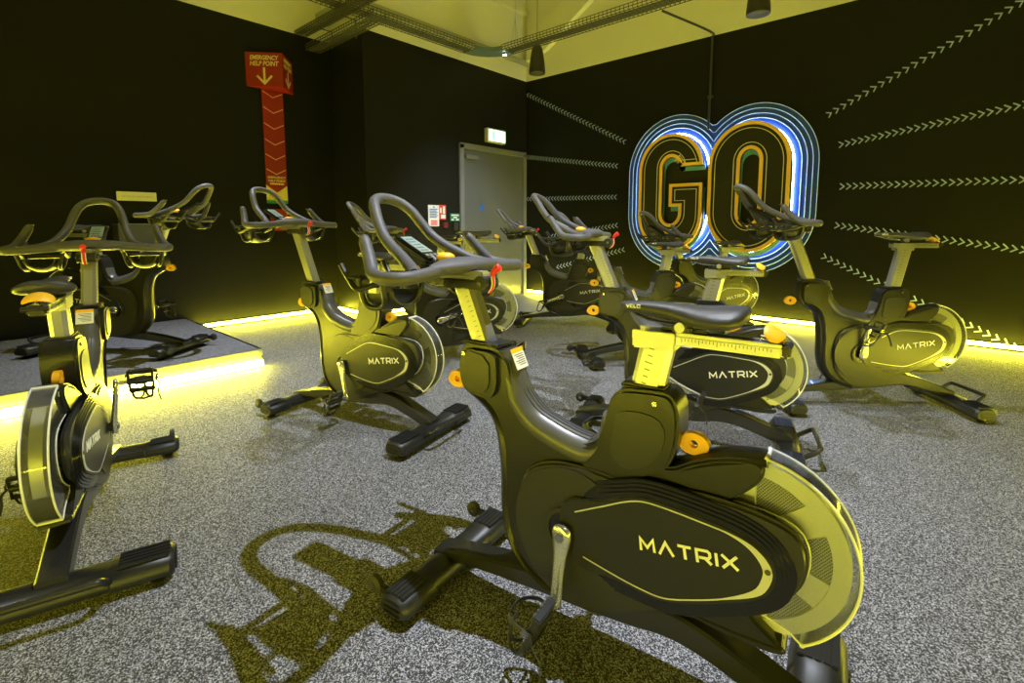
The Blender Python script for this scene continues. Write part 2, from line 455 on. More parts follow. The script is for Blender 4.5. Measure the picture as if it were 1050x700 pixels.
def m_collar(sy):
    mb = MB()
    for i, off in enumerate((.044, .036, .028, .020)):
        lp = crom(LIN, 3); n = len(lp)
        P = chaikin([(-.06, .42)] + LIN[2:15] + [(-.09, .26)], 2)
        if area(P) < 0: P = P[::-1]
        P = offset(P, off)
        P = [(max(p[0], -.506) if i == 0 else p[0], p[1]) for p in P]
        y1 = .0585 + .003 * i
        mb.prism(P, *((.05, y1) if sy > 0 else (-y1, -.05)), M_COLLAR, bev=.0016, seg=2)
    return mb.mesh('ribbed_collar')
def m_panel(sy):
    mb = MB()
    P = chaikin([(.02, .40)] + LIN[1:16] + [(-.02, .25)], 2)
    if area(P) < 0: P = P[::-1]
    P = offset(P, .010)
    mb.prism(P, *((.055, .0715) if sy > 0 else (-.0715, -.055)), M_PANEL, bev=.003, seg=2)
    return mb.mesh('side_panel')
def m_line(sy):
    mb = MB(); A = resample(crom(LIN, 5), 90); n = len(A); B = []
    for i in range(n):
        a = Vector(A[max(0, i - 1)]); b = Vector(A[min(n - 1, i + 1)]); t = (b - a).normalized(); nn = Vector((-t.y, t.x))
        s_ = (A[i][0] + .36) / -.11; w_ = .0030 + .017 * max(0, min(1, s_)) ** 1.3
        cx = Vector((-.25, .365)) - Vector(A[i])
        if nn.dot(cx) < 0: nn = -nn
        B.append((A[i][0] + nn.x * w_, A[i][1] + nn.y * w_))
    y0, y1 = (.0700, .0726) if sy > 0 else (-.0726, -.0700)
    mb.ribbon(A, B, y0, y1, M_LINE)
    y0, y1 = (.0720, .0745) if sy > 0 else (-.0745, -.0720)
    mb.disc((-.446, .402), .0005, .0055, y0, y1, M_TICK, seg=14)
    return mb.mesh('panel_outline')
def m_matrix(sy):
    mb = MB()
    if sy > 0: strokes(mb, 'MATRIX', (-.194, .352), (-.394, .384), .0275, .0058, .0705, .0730, M_WHITE)
    else: strokes(mb, 'MATRIX', (-.394, .384), (-.194, .352), .0275, .0058, -.0730, -.0705, M_WHITE)
    return mb.mesh('brand_lettering')
def m_fly():
    mb = MB()
    mb.disc(FC, .0005, .166, -.006, .006, M_PERF, seg=72)
    mb.disc(FC, .157, .188, -.014, .014, M_DISC, seg=72)
    for k in range(6):
        a = R(24 + 60 * k); c_ = math.cos(a); s_ = math.sin(a); w0, w1 = .022, .034
        P = [(FC[0] + c_ * .05 - s_ * w0, FC[1] + s_ * .05 + c_ * w0), (FC[0] + c_ * .05 + s_ * w0, FC[1] + s_ * .05 - c_ * w0),
             (FC[0] + c_ * .164 + s_ * w1, FC[1] + s_ * .164 - c_ * w1), (FC[0] + c_ * .164 - s_ * w1, FC[1] + s_ * .164 + c_ * w1)]
        mb.prism(P, -.009, .009, M_DISC, bev=.002, seg=1)
    mb.disc(FC, .0005, .055, -.034, .034, M_BLACK, seg=40)
    return mb.mesh('flywheel')
GIN = [(-.430, .612), (-.424, .566), (-.352, .516), (-.355, .506), (-.455, .500), (-.497, .482), (-.514, .445), (-.514, .403), (-.497, .362), (-.462, .326), (-.395, .286), (-.478, .268), (-.510, .243)]
def guard_out():
    a0 = math.atan2(.612 - FC[1], -.430 - FC[0]); a1 = math.atan2(.243 - FC[1], -.510 - FC[0]) + 2 * PI
    return [(FC[0] + .202 * math.cos(a0 + (a1 - a0) * i / 40), FC[1] + .202 * math.sin(a0 + (a1 - a0) * i / 40)) for i in range(41)]
def m_guard():
    mb = MB(); O = guard_out()
    rim_lo = [(p[0], p[1]) for p in O]
    A = resample(GIN, 41); 
    for sy in (-1, 1):
        y0, y1 = (.0255, .0275) if sy > 0 else (-.0275, -.0255)
        # side sheet between the arc and the inner outline, pinned to the angle
        mb.ribbon(O, A, y0, y1, M_CLEAR)
    B = [(FC[0] + (p[0] - FC[0]) * .991, FC[1] + (p[1] - FC[1]) * .991) for p in O]
    mb.ribbon(O, B, -.0255, .0255, M_CLEAR)
    return mb.mesh('flywheel_guard')
def m_guardedge():
    mb = MB(); O = guard_out()
    for y in (-.028, .028):
        mb.tube([(p[0], y, p[1]) for p in O], .0028, M_EDGE, seg=6)
        mb.tube([(p[0], y, p[1]) for p in chaikin(GIN, 1, closed=False)], .0019, M_EDGE, seg=6)
    for p in (O[0], O[-1]):
        mb.tube([(p[0], -.028, p[1]), (p[0], .028, p[1])], .005, M_EDGE, seg=8)
    return mb.mesh('guard_edge')
def m_beam():
    mb = MB()
    top = crom([(.47, .080), (.40, .098), (.295, .120), (.135, .146), (.0, .160), (-.146, .184), (-.238, .200), (-.32, .188), (-.43, .150), (-.555, .100)], 4)
    bot = crom([(.47, .040), (.40, .058), (.295, .078), (.135, .094), (0, .104), (-.146, .118), (-.238, .132), (-.32, .124), (-.43, .090), (-.555, .045)], 4)
    rings = []
    for i, (t, b) in enumerate(zip(top, bot)):
        hw = .036; c_ = .006
        rings.append([(b[0], -hw, b[1] + c_), (t[0], -hw, t[1] - c_), (t[0], -hw + c_, t[1]), (t[0], hw - c_, t[1]), (t[0], hw, t[1] - c_), (b[0], hw, b[1] + c_), (b[0], hw - c_, b[1]), (b[0], -hw + c_, b[1])])
    mb.loft(rings, M_STEEL)
    return mb.mesh('frame_beam')
def foot(mb, x0, x1, hy, zt):
    """cross foot with ribbed steps at both ends"""
    prof = lambda k: chaikin([(x0 + .004 * k, .030), (x0, .055), (x0 + .020, zt), (x1 - .020, zt), (x1, .055), (x1 - .004 * k, .030), (x1 - .02, .022), (x0 + .02, .022)], 1)
    ys = [-hy, -hy + .012, -.13, -.125, .125, .13, hy - .012, hy]
    P = [prof(0)] * 8; rings = []
    cx = (x0 + x1) / 2
    for y, sc_ in zip(ys, (.80, 1.0, 1.0, .90, .90, 1.0, 1.0, .80)):
        rings.append([(cx + (p[0] - cx) * sc_, y, .05 + (p[1] - .05) * sc_) for p in P[0]])
    mb.loft(rings, M_BLACK)
    for s_ in (-1, 1):
        for k in range(5):
            x = x0 + .026 + (x1 - x0 - .052) * k / 4
            mb.box((x, s_ * (hy + .135) / 2, zt + .0005), (.016, hy - .155, .006), M_BLACK, bev=.0022)
        for k in range(3): mb.box((cx, s_ * (hy + .002), .035 + .014 * k), ((x1 - x0) * .55, .006, .006), M_BLACK, bev=.002)
        mb.lathe([(0, 0), (.020, 0), (.022, .006), (.012, .010), (.010, .03), (0, .03)], M_BLACK, T=Matrix.Translation((cx + .01 * (1 if x0 > 0 else -1), s_ * (hy - .045), 0)), seg=16)
def m_ffoot():
    mb = MB(); foot(mb, .372, .478, .25, .080)
    for s_ in (-1, 1): mb.box((.492, s_ * .222, .062), (.05, .014, .026), M_BLACK, bev=.004)
    return mb.mesh('front_stabilizer')
def m_wheel():
    mb = MB()
    T = Matrix.Rotation(PI / 2, 4, 'X')
    mb.lathe([(.0, -.011), (.020, -.011), (.026, -.007), (.026, .007), (.020, .011), (0, .011)], M_STRAP, T=T, seg=24)
    mb.lathe([(0, -.0125), (.008, -.0125), (.008, .0125), (0, .0125)], M_BOLT, T=T, seg=12)
    return mb.mesh('transport_wheel')
def m_rfoot():
    mb = MB(); foot(mb, -.598, -.478, .28, .086); return mb.mesh('rear_stabilizer')
def m_rhandle():
    mb = MB(); p = crom([(-.585, .125, .058), (-.625, .125, .085), (-.650, .118, .103), (-.655, .09, .107), (-.655, -.09, .107), (-.650, -.118, .103), (-.625, -.125, .085), (-.585, -.125, .058)], 4)
    mb.tube(p, .0105, M_BLACK, seg=10); return mb.mesh('lift_handle')
def m_knob():
    mb = MB()
    O = [(.046, 0), (.024, .028), (-.018, .030), (-.044, .010), (-.044, -.010), (-.024, -.028), (.018, -.030), (.044, -.012)]
    P = resample(chaikin([(q[0] * .74, q[1] * .84) for q in O], 1), 32, True); Q = [(.009 * math.cos(2 * PI * i / 32), .009 * math.sin(2 * PI * i / 32)) for i in range(32)]
    mb.ribbon(P, Q, -.009, .009, M_ORANGE, closed=True)
    return mb.mesh('pin_knob')
def m_knobrod(sx):
    mb = MB(); T = Matrix.Rotation(PI / 2, 4, 'Y')
    mb.lathe([(0, -.012), (.007, -.012), (.007, .034), (.013, .036), (.013, .05), (0, .05)], M_BOLT, T=(Matrix.Rotation(PI, 4, 'Z') @ T) if sx > 0 else T, seg=14)
    return mb.mesh('pull_pin')
def m_crank(sy):
    """arm pointing to +x from the axle"""
    mb = MB(); rings = []
    for x, w_, t_, yo in ((-.026, .010, .008, .0), (-.020, .021, .010, 0), (-.006, .0255, .011, 0), (.014, .024, .011, .000), (.05, .0175, .010, .004), (.10, .0150, .009, .010), (.15, .0150, .009, .015), (.168, .0155, .009, .016), (.180, .010, .008, .016), (.184, .004, .006, .016)):
        y = sy * (.086 + yo)
        rings.append([(x, y + t_ * math.cos(a) * (1 if abs(math.cos(a)) < .9 else .95), w_ * math.sin(a)) for a in [2 * PI * k / 16 for k in range(16)]])
    mb.loft(rings, M_CRANK)
    T = Matrix.Translation((0, sy * .097, 0)) @ Matrix.Rotation(PI / 2, 4, 'X')
    mb.lathe([(.0, -.003), (.012, -.003), (.012, .003), (.009, .003), (.009, .001), (0, .001)], M_BOLT, T=T, seg=20)
    mb.lathe([(0, 0), (.016, 0), (.016, .03), (0, .03)], M_BLACK, T=Matrix.Translation((0, sy * .06 - (0 if sy < 0 else -.03), 0)) @ Matrix.Rotation(PI / 2, 4, 'X'), seg=20)
    return mb.mesh('crank_arm')
def m_pedal(sy):
    """pedal about its own axle at the origin, axle along +-y; toe end towards +x"""
    mb = MB(); s_ = sy
    mb.tube([(0, 0, 0), (0, s_ * .035, 0)], .0075, M_CRANK, seg=12)
    mb.tube([(0, s_ * .03, 0), (0, s_ * .11, 0)], .013, M_BLACK, seg=12)
    for x in (-.042, .042):
        mb.box((x, s_ * .072, 0), (.010, .082, .020), M_BLACK, bev=.003)
        for k in range(5): mb.box((x, s_ * (.042 + .015 * k), .011), (.008, .006, .006), M_BOLT)
    for y in (.036, .108): mb.box((0, s_ * y, 0), (.09, .008, .018), M_BLACK, bev=.003)
    mb.box((0, s_ * .072, .0), (.035, .045, .012), M_BOLT, bev=.003)
    # toe cage
    cg = crom([(.045, s_ * .040, .004), (.085, s_ * .045, .012), (.104, s_ * .058, .032), (.098, s_ * .070, .052), (.06, s_ * .074, .060), (.02, s_ * .072, .058)], 4)
    cg2 = crom([(.045, s_ * .104, .004), (.085, s_ * .099, .012), (.104, s_ * .088, .032), (.098, s_ * .078, .052), (.06, s_ * .074, .060)], 4)
    mb.tube(cg, .0042, M_BLACK, seg=8); mb.tube(cg2, .0042, M_BLACK, seg=8)
    mb.tube([(.086, s_ * .045, .012), (.09, s_ * .072, .006), (.086, s_ * .099, .012)], .0042, M_BLACK, seg=8)
    # strap loop with loose tail
    st = crom([(.0, s_ * .030, -.006), (-.004, s_ * .022, .03), (.008, s_ * .045, .066), (.015, s_ * .075, .072), (.006, s_ * .108, .062), (-.004, s_ * .122, .03), (0, s_ * .114, -.006)], 5)
    for k in range(len(st) - 1):
        a = Vector(st[k]); b = Vector(st[k + 1])
    L1 = [(p[0] - .006, p[1], p[2]) for p in st]; L2 = [(p[0] + .006, p[1], p[2]) for p in st]
    vs = L1 + L2; n = len(st)
    vs += [(p[0], p[1] * 1.015, p[2] + .0015) for p in vs]
    fs = [(i, i + 1, n + i + 1, n + i) for i in range(n - 1)] + [(2 * n + i, 3 * n + i, 3 * n + i + 1, 2 * n + i + 1) for i in range(n - 1)]
    fs += [(i, 2 * n + i, 2 * n + i + 1, i + 1) for i in range(n - 1)] + [(n + i, n + i + 1, 3 * n + i + 1, 3 * n + i) for i in range(n - 1)]
    mb.add(vs, fs, M_STRAP)
    tl = crom([(0, s_ * .115, .0), (.01, s_ * .128, -.02), (.03, s_ * .125, -.045), (.06, s_ * .132, -.06)], 4)
    mb.tube(tl, .0045, M_STRAP, seg=6, flat=.3)
    mb.box((0, s_ * .122, .012), (.016, .006, .018), M_BOLT, bev=.002)
    return mb.mesh('pedal')
# --- posts
SD = Vector((.38, 0, .925)).normalized(); QD = Vector((-.2, 0, .98)).normalized()
def post(mb, base, d, hx, hy, L0, L1, ch=.012):
    ax = Vector((d.z, 0, -d.x)) ; rings = []
    for t in (L0, L1):
        c_ = base + d * t
        sec = [(hx - ch, -hy), (hx, -hy + ch), (hx, hy - ch), (hx - ch, hy), (-hx + ch, hy), (-hx, hy - ch), (-hx, -hy + ch), (-hx + ch, -hy)]
        rings.append([tuple(c_ + ax * p[0] + Vector((0, p[1], 0))) for p in sec])
    mb.loft(rings, M_ALU)
    return ax
def m_stem():
    mb = MB(); base = Vector((.2915, 0, .739)); ax = post(mb, base, SD, .032, .024, -.22, .185, ch=.010)
    for sy in (-1, 1):
        c0 = base + SD * -.2; c1 = base + SD * .16
        a = ax * .006; b = ax * -.022
        vs = []
        for c_ in (c0, c1):
            for o_ in (a, b): vs.append(tuple(c_ + o_ + Vector((0, sy * .0243, 0))))
        mb.add(vs, [(0, 1, 3, 2)], M_ALUD)
        for k in range(24):
            c_ = base + SD * (-.19 + .0145 * k)
            mb.box(tuple(c_ - ax * (.008 if k % 5 else .009) + Vector((0, sy * .0244, 0))), (.009 if k % 5 else .014, .0008, .0016), M_TICK, rot=Matrix.Rotation(math.atan2(SD.x, SD.z), 3, 'Y'))
    for k in range(9): pass
    return mb.mesh('handlebar_post')
def m_seatpost():
    mb = MB(); base = Vector((-.173, 0, .690)); ax = post(mb, base, QD, .037, .024, -.22, .120, ch=.012)
    for sy in (-1, 1):
        for k in range(18):
            c_ = base + QD * (-.17 + .0165 * k)
            mb.box(tuple(c_ + ax * .006 + Vector((0, sy * .0244, 0))), (.018 if k % 5 == 0 else .011, .0008, .0018), M_TICK, rot=Matrix.Rotation(math.atan2(QD.x, QD.z), 3, 'Y'))
    return mb.mesh('seat_post')
def m_carriage():
    mb = MB()
    mb.box((-.192, 0, .8115), (.096, .056, .026), M_ALU, bev=.004)
    for sy in (-1, 1): mb.box((-.192, sy * .0265, .829), (.096, .005, .022), M_ALU, bev=.0015)
    return mb.mesh('seat_carriage')
def m_rail():
    mb = MB()
    mb.box((-.281, 0, .8255), (.25, .046, .022), M_ALU, bev=.003)
    for sy in (-1, 1): mb.box((-.281, sy * .018, .8385), (.25, .009, .007), M_ALU, bev=.0015)
    for sy in (-1, 1):
        for k in range(25): mb.box((-.215 - .0072 * k, sy * .0234, .829 - (0 if k % 5 else .002)), (.0013, .0008, .006 if k % 5 else .010), M_TICK)
    return mb.mesh('seat_rail')
def m_railcap():
    mb = MB(); mb.box((-.412, 0, .828), (.018, .044, .030), M_BLACK, bev=.006)
    mb.tube([(-.416, -.028, .834), (-.416, .032, .834)], .0075, M_BLACK, seg=10)
    return mb.mesh('rail_end_cap')
def m_boltrod():
    mb = MB(); mb.tube([(-.409, 0, .842), (-.365, 0, .848)], .007, M_BOLT, seg=10); return mb.mesh('slide_bolt')
def m_lever():
    mb = MB(); rings = []
    for i in range(15):
        u = -1 + 2 * i / 14; y = .036 * u; top = .014 * (1 - u * u)
        cx = -.386 - .006 * (1 - u * u); cz = .852 + top; hl = .021 * (1 - .35 * abs(u) ** 3) * (1 if abs(u) < .99 else .5); ht = .0075 * (1 - .3 * abs(u) ** 3) * (1 if abs(u) < .99 else .5)
        ring = []
        for k in range(16):
            a = 2 * PI * k / 16; p = hl * math.cos(a); q = ht * math.sin(a)
            ring.append((cx - p * .88 - q * .10, y, cz - p * .47 + q * .88))
        rings.append(ring)
    mb.loft(rings, M_AMBER); return mb.mesh('slide_lever', 60)
def m_saddle():
    mb = MB(); rings = []
    st = [(-.066, .010, .893, .012), (-.070, .017, .896, .018), (-.085, .020, .899, .024), (-.13, .023, .902, .030), (-.18, .030, .903, .036), (-.215, .040, .902, .042), (-.25, .058, .902, .044), (-.285, .070, .905, .044), (-.315, .072, .908, .042), (-.333, .060, .908, .036), (-.341, .040, .905, .026), (-.344, .016, .900, .014)]
    for x, hw, zt, th in st:
        ring = []
        for k in range(24):
            a = 2 * PI * k / 24; c_ = math.cos(a); s_ = math.sin(a)
            yy = hw * (abs(c_) ** .75) * (1 if c_ > 0 else -1)
            zz = (zt - th * .38) + (th * .38 * abs(s_) ** .8 if s_ > 0 else -th * .62 * abs(s_) ** .9)
            zz -= .012 * (abs(yy) / .07) ** 2
            if s_ > 0 and x < -.2: zz -= .006 * max(0, 1 - (abs(yy) / .014) ** 2)
            ring.append((x, yy, zz))
        rings.append(ring)
    mb.loft(rings, M_SADDLE); return mb.mesh('saddle', 60)
def m_saddleletters(sy):
    mb = MB()
    if sy > 0: strokes(mb, 'VELO', (-.089, .8880), (-.121, .8890), .0062, .0016, .0205, .0242, M_WHITE)
    else: strokes(mb, 'VELO', (-.121, .8890), (-.089, .8880), .0062, .0016, -.0242, -.0205, M_WHITE)
    return mb.mesh('saddle_lettering')
def m_saddlerails():
    mb = MB()
    for sy in (-1, 1):
        p = crom([(-.092, sy * .006, .880), (-.12, sy * .014, .870), (-.17, sy * .022, .862), (-.25, sy * .022, .862), (-.29, sy * .034, .872), (-.315, sy * .042, .884)], 4)
        mb.tube(p, .0038, M_BOLT, seg=8)
    mb.box((-.215, 0, .852), (.045, .064, .016), M_BLACK, bev=.004)
    mb.tube([(-.215, -.045, .858), (-.215, .045, .858)], .011, M_ALU, seg=12)
    mb.box((-.215, 0, .845), (.10, .024, .01), M_BLACK, bev=.003)
    return mb.mesh('saddle_rails')
# --- bars
def m_bar():
    mb = MB()
    for sy in (-1, 1):
        hook = crom([(.533, sy * .214, 1.043), (.505, sy * .226, 1.006), (.478, sy * .240, .974), (.452, sy * .255, .952), (.412, sy * .268, .945), (.375, sy * .270, .944), (.352, sy * .255, .944), (.345, sy * .225, .945), (.350, sy * .17, .948), (.358, sy * .12, .952), (.362, sy * .06, .958), (.362, 0, .960)], 6)
        n = len(hook); rr = [.0155 + .0015 * min(1, i / 10) for i in range(n)]; rr[0] = .009; rr[1] = .0135
        mb.tube(hook, rr, M_RUB, seg=16)
        hookend = Vector(hook[0])
        mb.lathe([(0, -.006), (.007, -.005), (.0128, 0), (.0128, .004), (0, .004)], M_RUB, T=Matrix.Translation(hookend), seg=14)
    lp = [(.362, .200, .948), (.40, .165, .953), (.445, .138, .965), (.49, .121, .985), (.54, .108, 1.010), (.584, .098, 1.040), (.617, .088, 1.078), (.645, .075, 1.115), (.672, .055, 1.141), (.688, .028, 1.153), (.692, 0, 1.156)]
    full = lp + [(p[0], -p[1], p[2]) for p in lp[-2::-1]]
    mb.tube(crom(full, 6), .0165, M_RUB, seg=16)
    # padded centre plate
    rings = []
    for y in [-.15, -.13, -.11, -.09, -.07, -.045, -.02, 0, .02, .045, .07, .09, .11, .13, .15]:
        k = 1 - (abs(y) / .152) ** 1.8; hx = .012 + .046 * max(0, k) ** 1.3; hz = .012 + .012 * max(0, k); cx = .356 + .022 * max(0, k); cz = .955 + .004 * k
        rings.append([(cx + hx * math.cos(a), y, cz + hz * math.sin(a)) for a in [2 * PI * j / 20 for j in range(20)]])
    mb.loft(rings, M_RUB)
    return mb.mesh('handlebar', 60)
def m_console():
    mb = MB(); a = math.atan2(.066, .138)
    T = Matrix.Translation((.545, 0, 1.003)) @ Matrix.Rotation(-a, 4, 'Y')
    mb.box((0, 0, -.006), (.160, .068, .018), M_BLACK, bev=.006, T=T)
    mb.box((0, 0, .0045), (.152, .060, .004), M_BEZEL, bev=.001, T=T)
    mb.tube([(.47, 0, .955), (.50, 0, .975)], .018, M_BLACK, seg=12)
    mb.box((.455, 0, .950), (.09, .09, .018), M_BLACK, bev=.006)
    return mb.mesh('console')
def m_screen():
    mb = MB(); a = math.atan2(.066, .138)
    T = Matrix.Translation((.545, 0, 1.003)) @ Matrix.Rotation(-a, 4, 'Y')
    mb.box((.012, 0, .0068), (.100, .046, .0012), M_LCD, T=T)
    for k in range(5): mb.box((.045 - .018 * k, .004 * (k % 2), .0076), (.006, .030, .0004), M_TICK, T=T)
    for k in range(3): mb.box((-.056, -.017 + .017 * k, .0068), (.012, .011, .001), M_ALUD, bev=.0004, T=T)
    return mb.mesh('display')
def m_dome():
    mb = MB(); mb.lathe([(0, .0), (.024, 0), (.0275, .006), (.0275, .014), (.024, .021), (.014, .026), (0, .0275)], M_AMBER, T=Matrix.Translation((.436, 0, .966)), seg=24)
    return mb.mesh('resistance_knob')
def m_slider():
    mb = MB()
    mb.box((.385, 0, .928), (.215, .044, .014), M_ALU, bev=.003)
    mb.box((.360, 0, .908), (.130, .056, .026), M_BLACK, bev=.004)
    mb.box((.325, 0, .938), (.07, .036, .016), M_ALU, bev=.003)
    for x in (.385, .405): 
        for sy in (-1, 1): mb.disc((x, .908), .0003, .004, sy * .028, sy * .030, M_BOLT, seg=10)
    mb.tube([(.288, -.030, .914), (.288, .030, .914)], .021, M_BLACK, seg=20)
    mb.tube([(.288, -.034, .914), (.288, .034, .914)], .006, M_BOLT, seg=12)
    return mb.mesh('slide_carriage')
def m_redlever():
    mb = MB()
    p = crom([(.276, .004, .888), (.266, .004, .900), (.262, .004, .915), (.264, .004, .930), (.262, .004, .942), (.252, .003, .953), (.240, .0, .961)], 4); n = len(p)
    mb.tube(p, [.0045 + .0075 * max(0, (i / (n - 1)) - .45) / .55 for i in range(n - 1)] + [.007], M_RED, seg=12)
    for sy in (-1, 1): mb.tube([(q[0] - .001, sy * .006 + .004, q[2]) for q in p[:14]], .0018, M_WHITE, seg=6)
    return mb.mesh('brake_lever')
def m_holder(sy):
    mb = MB(); y0, y1 = .100, .245; ym = (y0 + y1) / 2
    rings = []
    for x, rr, zc in ((.420, .050, .905), (.432, .057, .902), (.47, .060, .897), (.510, .058, .895), (.522, .050, .896)):
        ro = [(x, sy * (ym + rr * math.cos(a)), zc + rr * .85 * math.sin(a)) for a in [PI + PI * k / 12 for k in range(13)]]
        ri = [(x, sy * (ym + (rr - .005) * math.cos(a)), zc + (rr - .005) * .85 * math.sin(a)) for a in [2 * PI - PI * k / 12 for k in range(13)]]
        rings.append(ro + ri)
    mb.loft(rings, M_BLACK)
    for y in (y0, y1):
        p = crom([(.39, sy * y, .938), (.44, sy * y, .928), (.50, sy * y, .910), (.535, sy * y, .908), (.560, sy * y, .932), (.580, sy * y, .955), (.590, sy * y, .968)], 4)
        mb.tube(p, .0075, M_BLACK, seg=8)
        mb.tube([(.520, sy * y, .936), (.558, sy * y, .936)], .006, M_BLACK, seg=8)
        mb.tube(crom([(.522, sy * y, .936), (.518, sy * (y * .8 + ym * .2), .872), (.490, sy * (y * .7 + ym * .3), .856), (.44, sy * (y * .8 + ym * .2), .872), (.43, sy * y, .928)], 4), .0075, M_BLACK, seg=8)
    for (x, z) in ((.535, .908), (.522, .936)):
        mb.tube([(x, sy * y0, z), (x, sy * y1, z)], .0075, M_BLACK, seg=8)
    mb.box((.41, sy * .165, .938), (.05, .10, .012), M_BLACK, bev=.003)
    return mb.mesh('bottle_holder')

PM = {}
def P_(key, fn, *a):
    if key not in PM: PM[key] = fn(*a)
    return PM[key]

BIKES = {  # x, y, heading, bar lift, seat lift, bar slide, seat slide, left crank angle, base z, label
 'B1': (-.683, 1.005, 188.1, 0, 0, 0, -.038, -88, 0, 'black exercise bike nearest the camera with its saddle at picture centre'),
 'L': (-2.446, 1.400, 192.9, .132, .03, 0, 0, -107, 0, 'black exercise bike right of the stage, bars just below the red help point column'),
 'M': (-1.036, 2.315, 198.2, .072, .022, .004, .009, 200, 0, 'black exercise bike directly behind the saddle of the nearest bike'),
 'R': (-.411, 3.492, 217.9, 0.144, .128, -.020, .031, 93, 0, 'black exercise bike furthest right, standing alone and washed in yellow light'),
 'S': (-1.770, 4.707, 238.3, .022, .011, 0, 0, -60, 0, 'black exercise bike closest to the GO sign, flywheel against the yellow floor light'),
 'T': (-1.822, 3.533, 230.7, 0, .033, 0, .034, -100, 0, 'black exercise bike under the letter G, mostly hidden by the bike behind the nearest saddle'),
 'Q': (-3.080, 4.209, 206.2, .068, .02, 0, 0, -21, 0, 'black exercise bike by the room corner, bars in front of the grey door edge'),
 'N': (-3.041, 2.533, 220.0, .083, .121, 0, -.019, 160, 0, 'black exercise bike behind the nearest bars, lit flywheel below the grey door'),
 'O': (-4.060, 3.120, 214.0, .06, .060, 0, 0, -90, 0, 'black exercise bike deepest by the wall notices, mostly hidden behind other bikes'),
 'B5': (-2.343, .258, 163.5, .028, .004, .030, -.016, -84, 0, 'black exercise bike at the left edge seen from behind, in front of the stage'),
 'B6': (-4.575, .786, 37.2, .057, .03, .005, 0, -3, .135, 'black instructor exercise bike standing on the low stage, turned to face the others'),
}
def make_bike(key):
    x, y, hd, ds, dq, es, eq, ca, bz, label = BIKES[key]
    root = thing('exercise_bike', label, 'exercise bike', (x, y, bz), R(hd), 'studio cycling bikes')
    L = lambda n, k, f, *a, loc=(0, 0, 0), par=root, rot=(0, 0, 0): link(n, P_(k, f, *a), par, loc, rot)
    L('body_shell', 'shell', m_shell)
    nk = L('neck_housing', 'neck', m_neck); L('warning_label', 'label', m_label, par=nk)['label'] = 'small white label with orange header'
    tt = L('top_tube', 'tt', m_toptube); tt['label'] = 'satin grey dipping top tube'; [L('lettering', 'ttl%d' % q, m_tubeletters, q, par=tt) for q in (1, -1)]
    L('seat_housing', 'sh', m_seathousing)
    for sy in (1, -1):
        cv = L('crank_cover', 'cov%d' % sy, m_cover, sy)
        L('ribbed_collar', 'col%d' % sy, m_collar, sy, par=cv)
        L('side_panel', 'pan%d' % sy, m_panel, sy, par=cv)
        L('panel_outline', 'lin%d' % sy, m_line, sy, par=cv)['label'] = 'pale metal outline with a small screw'
        L('lettering', 'mat%d' % sy, m_matrix, sy, par=cv)['label'] = 'white capital letters'
    L('flywheel', 'fly', m_fly)['label'] = 'silver perforated flywheel'
    g = L('flywheel_guard', 'guard', m_guard); g['label'] = 'clear plastic guard'
    L('guard_edge', 'gedge', m_guardedge, par=g)
    L('frame_beam', 'beam', m_beam)
    ff = L('front_stabilizer', 'ff', m_ffoot)
    for sy in (1, -1): L('transport_wheel', 'wheel', m_wheel, loc=(.518, sy * .222, .064), par=ff)
    rf = L('rear_stabilizer', 'rf', m_rfoot); L('lift_handle', 'rh', m_rhandle, par=rf)
    for sx, px, pz in ((1, .391, .625), (-1, -.283, .596)):
        k = L('pin_knob', 'knob', m_knob, loc=(px, 0, pz)); k['label'] = 'orange pull knob with a hole'
        L('pull_pin', 'rod%d' % sx, m_knobrod, sx, loc=(-.028 * sx, 0, 0), par=k)
    for sy, ang in ((1, ca), (-1, ca + 180)):
        a = R(ang); c_ = L('crank_arm', 'crank%d' % sy, m_crank, sy, loc=(0, 0, .322), rot=(0, -a, 0)); c_['label'] = 'silver crank arm'
        # the pedal hangs toe down whatever the crank angle
        p_ = L('pedal', 'pedal%d' % sy, m_pedal, sy, loc=(.168, sy * .106, 0), par=c_, rot=(0, a + R(70), 0))
    bo = SD * ds; bo = Vector((.35 * ds, 0, .94 * ds))
    L('handlebar_post', 'stem', m_stem, loc=bo)['label'] = 'silver post with a height scale'
    sl = bo + Vector((es * .5, 0, 0)); bb = bo + Vector((es, 0, 0))
    sc_ = L('slide_carriage', 'slider', m_slider, loc=sl); L('brake_lever', 'red', m_redlever, par=sc_)['label'] = 'red lever'
    hb = L('handlebar', 'bar', m_bar, loc=bb); hb['label'] = 'grey rubber coated bar with a raised centre loop and two horns'
    cn = L('console', 'con', m_console, loc=bb); L('display', 'scr', m_screen, par=cn)['label'] = 'pale green display'
    L('resistance_knob', 'dome', m_dome, loc=bb)['label'] = 'amber round knob'
    for sy in (1, -1): L('bottle_holder', 'bh%d' % sy, m_holder, sy, loc=bb)
    so = Vector((-.25 * dq, 0, .97 * dq))
    L('seat_post', 'sp', m_seatpost, loc=so)['label'] = 'silver post with a height scale'
    L('seat_carriage', 'carr', m_carriage, loc=so); rl = L('seat_rail', 'rail', m_rail, loc=so + Vector((eq, 0, 0))); rl['label'] = 'silver sliding rail with a scale'
    L('rail_end_cap', 'cap', m_railcap, par=rl); L('slide_bolt', 'sbolt', m_boltrod, par=rl); L('slide_lever', 'lev', m_lever, par=rl)['label'] = 'curved amber lever'
    sd = L('saddle', 'saddle', m_saddle, loc=so + Vector((eq, 0, 0))); L('saddle_rails', 'srail', m_saddlerails, par=sd); [L('lettering', 'slet%d' % q, m_saddleletters, q, par=sd) for q in (1, -1)]
    return root

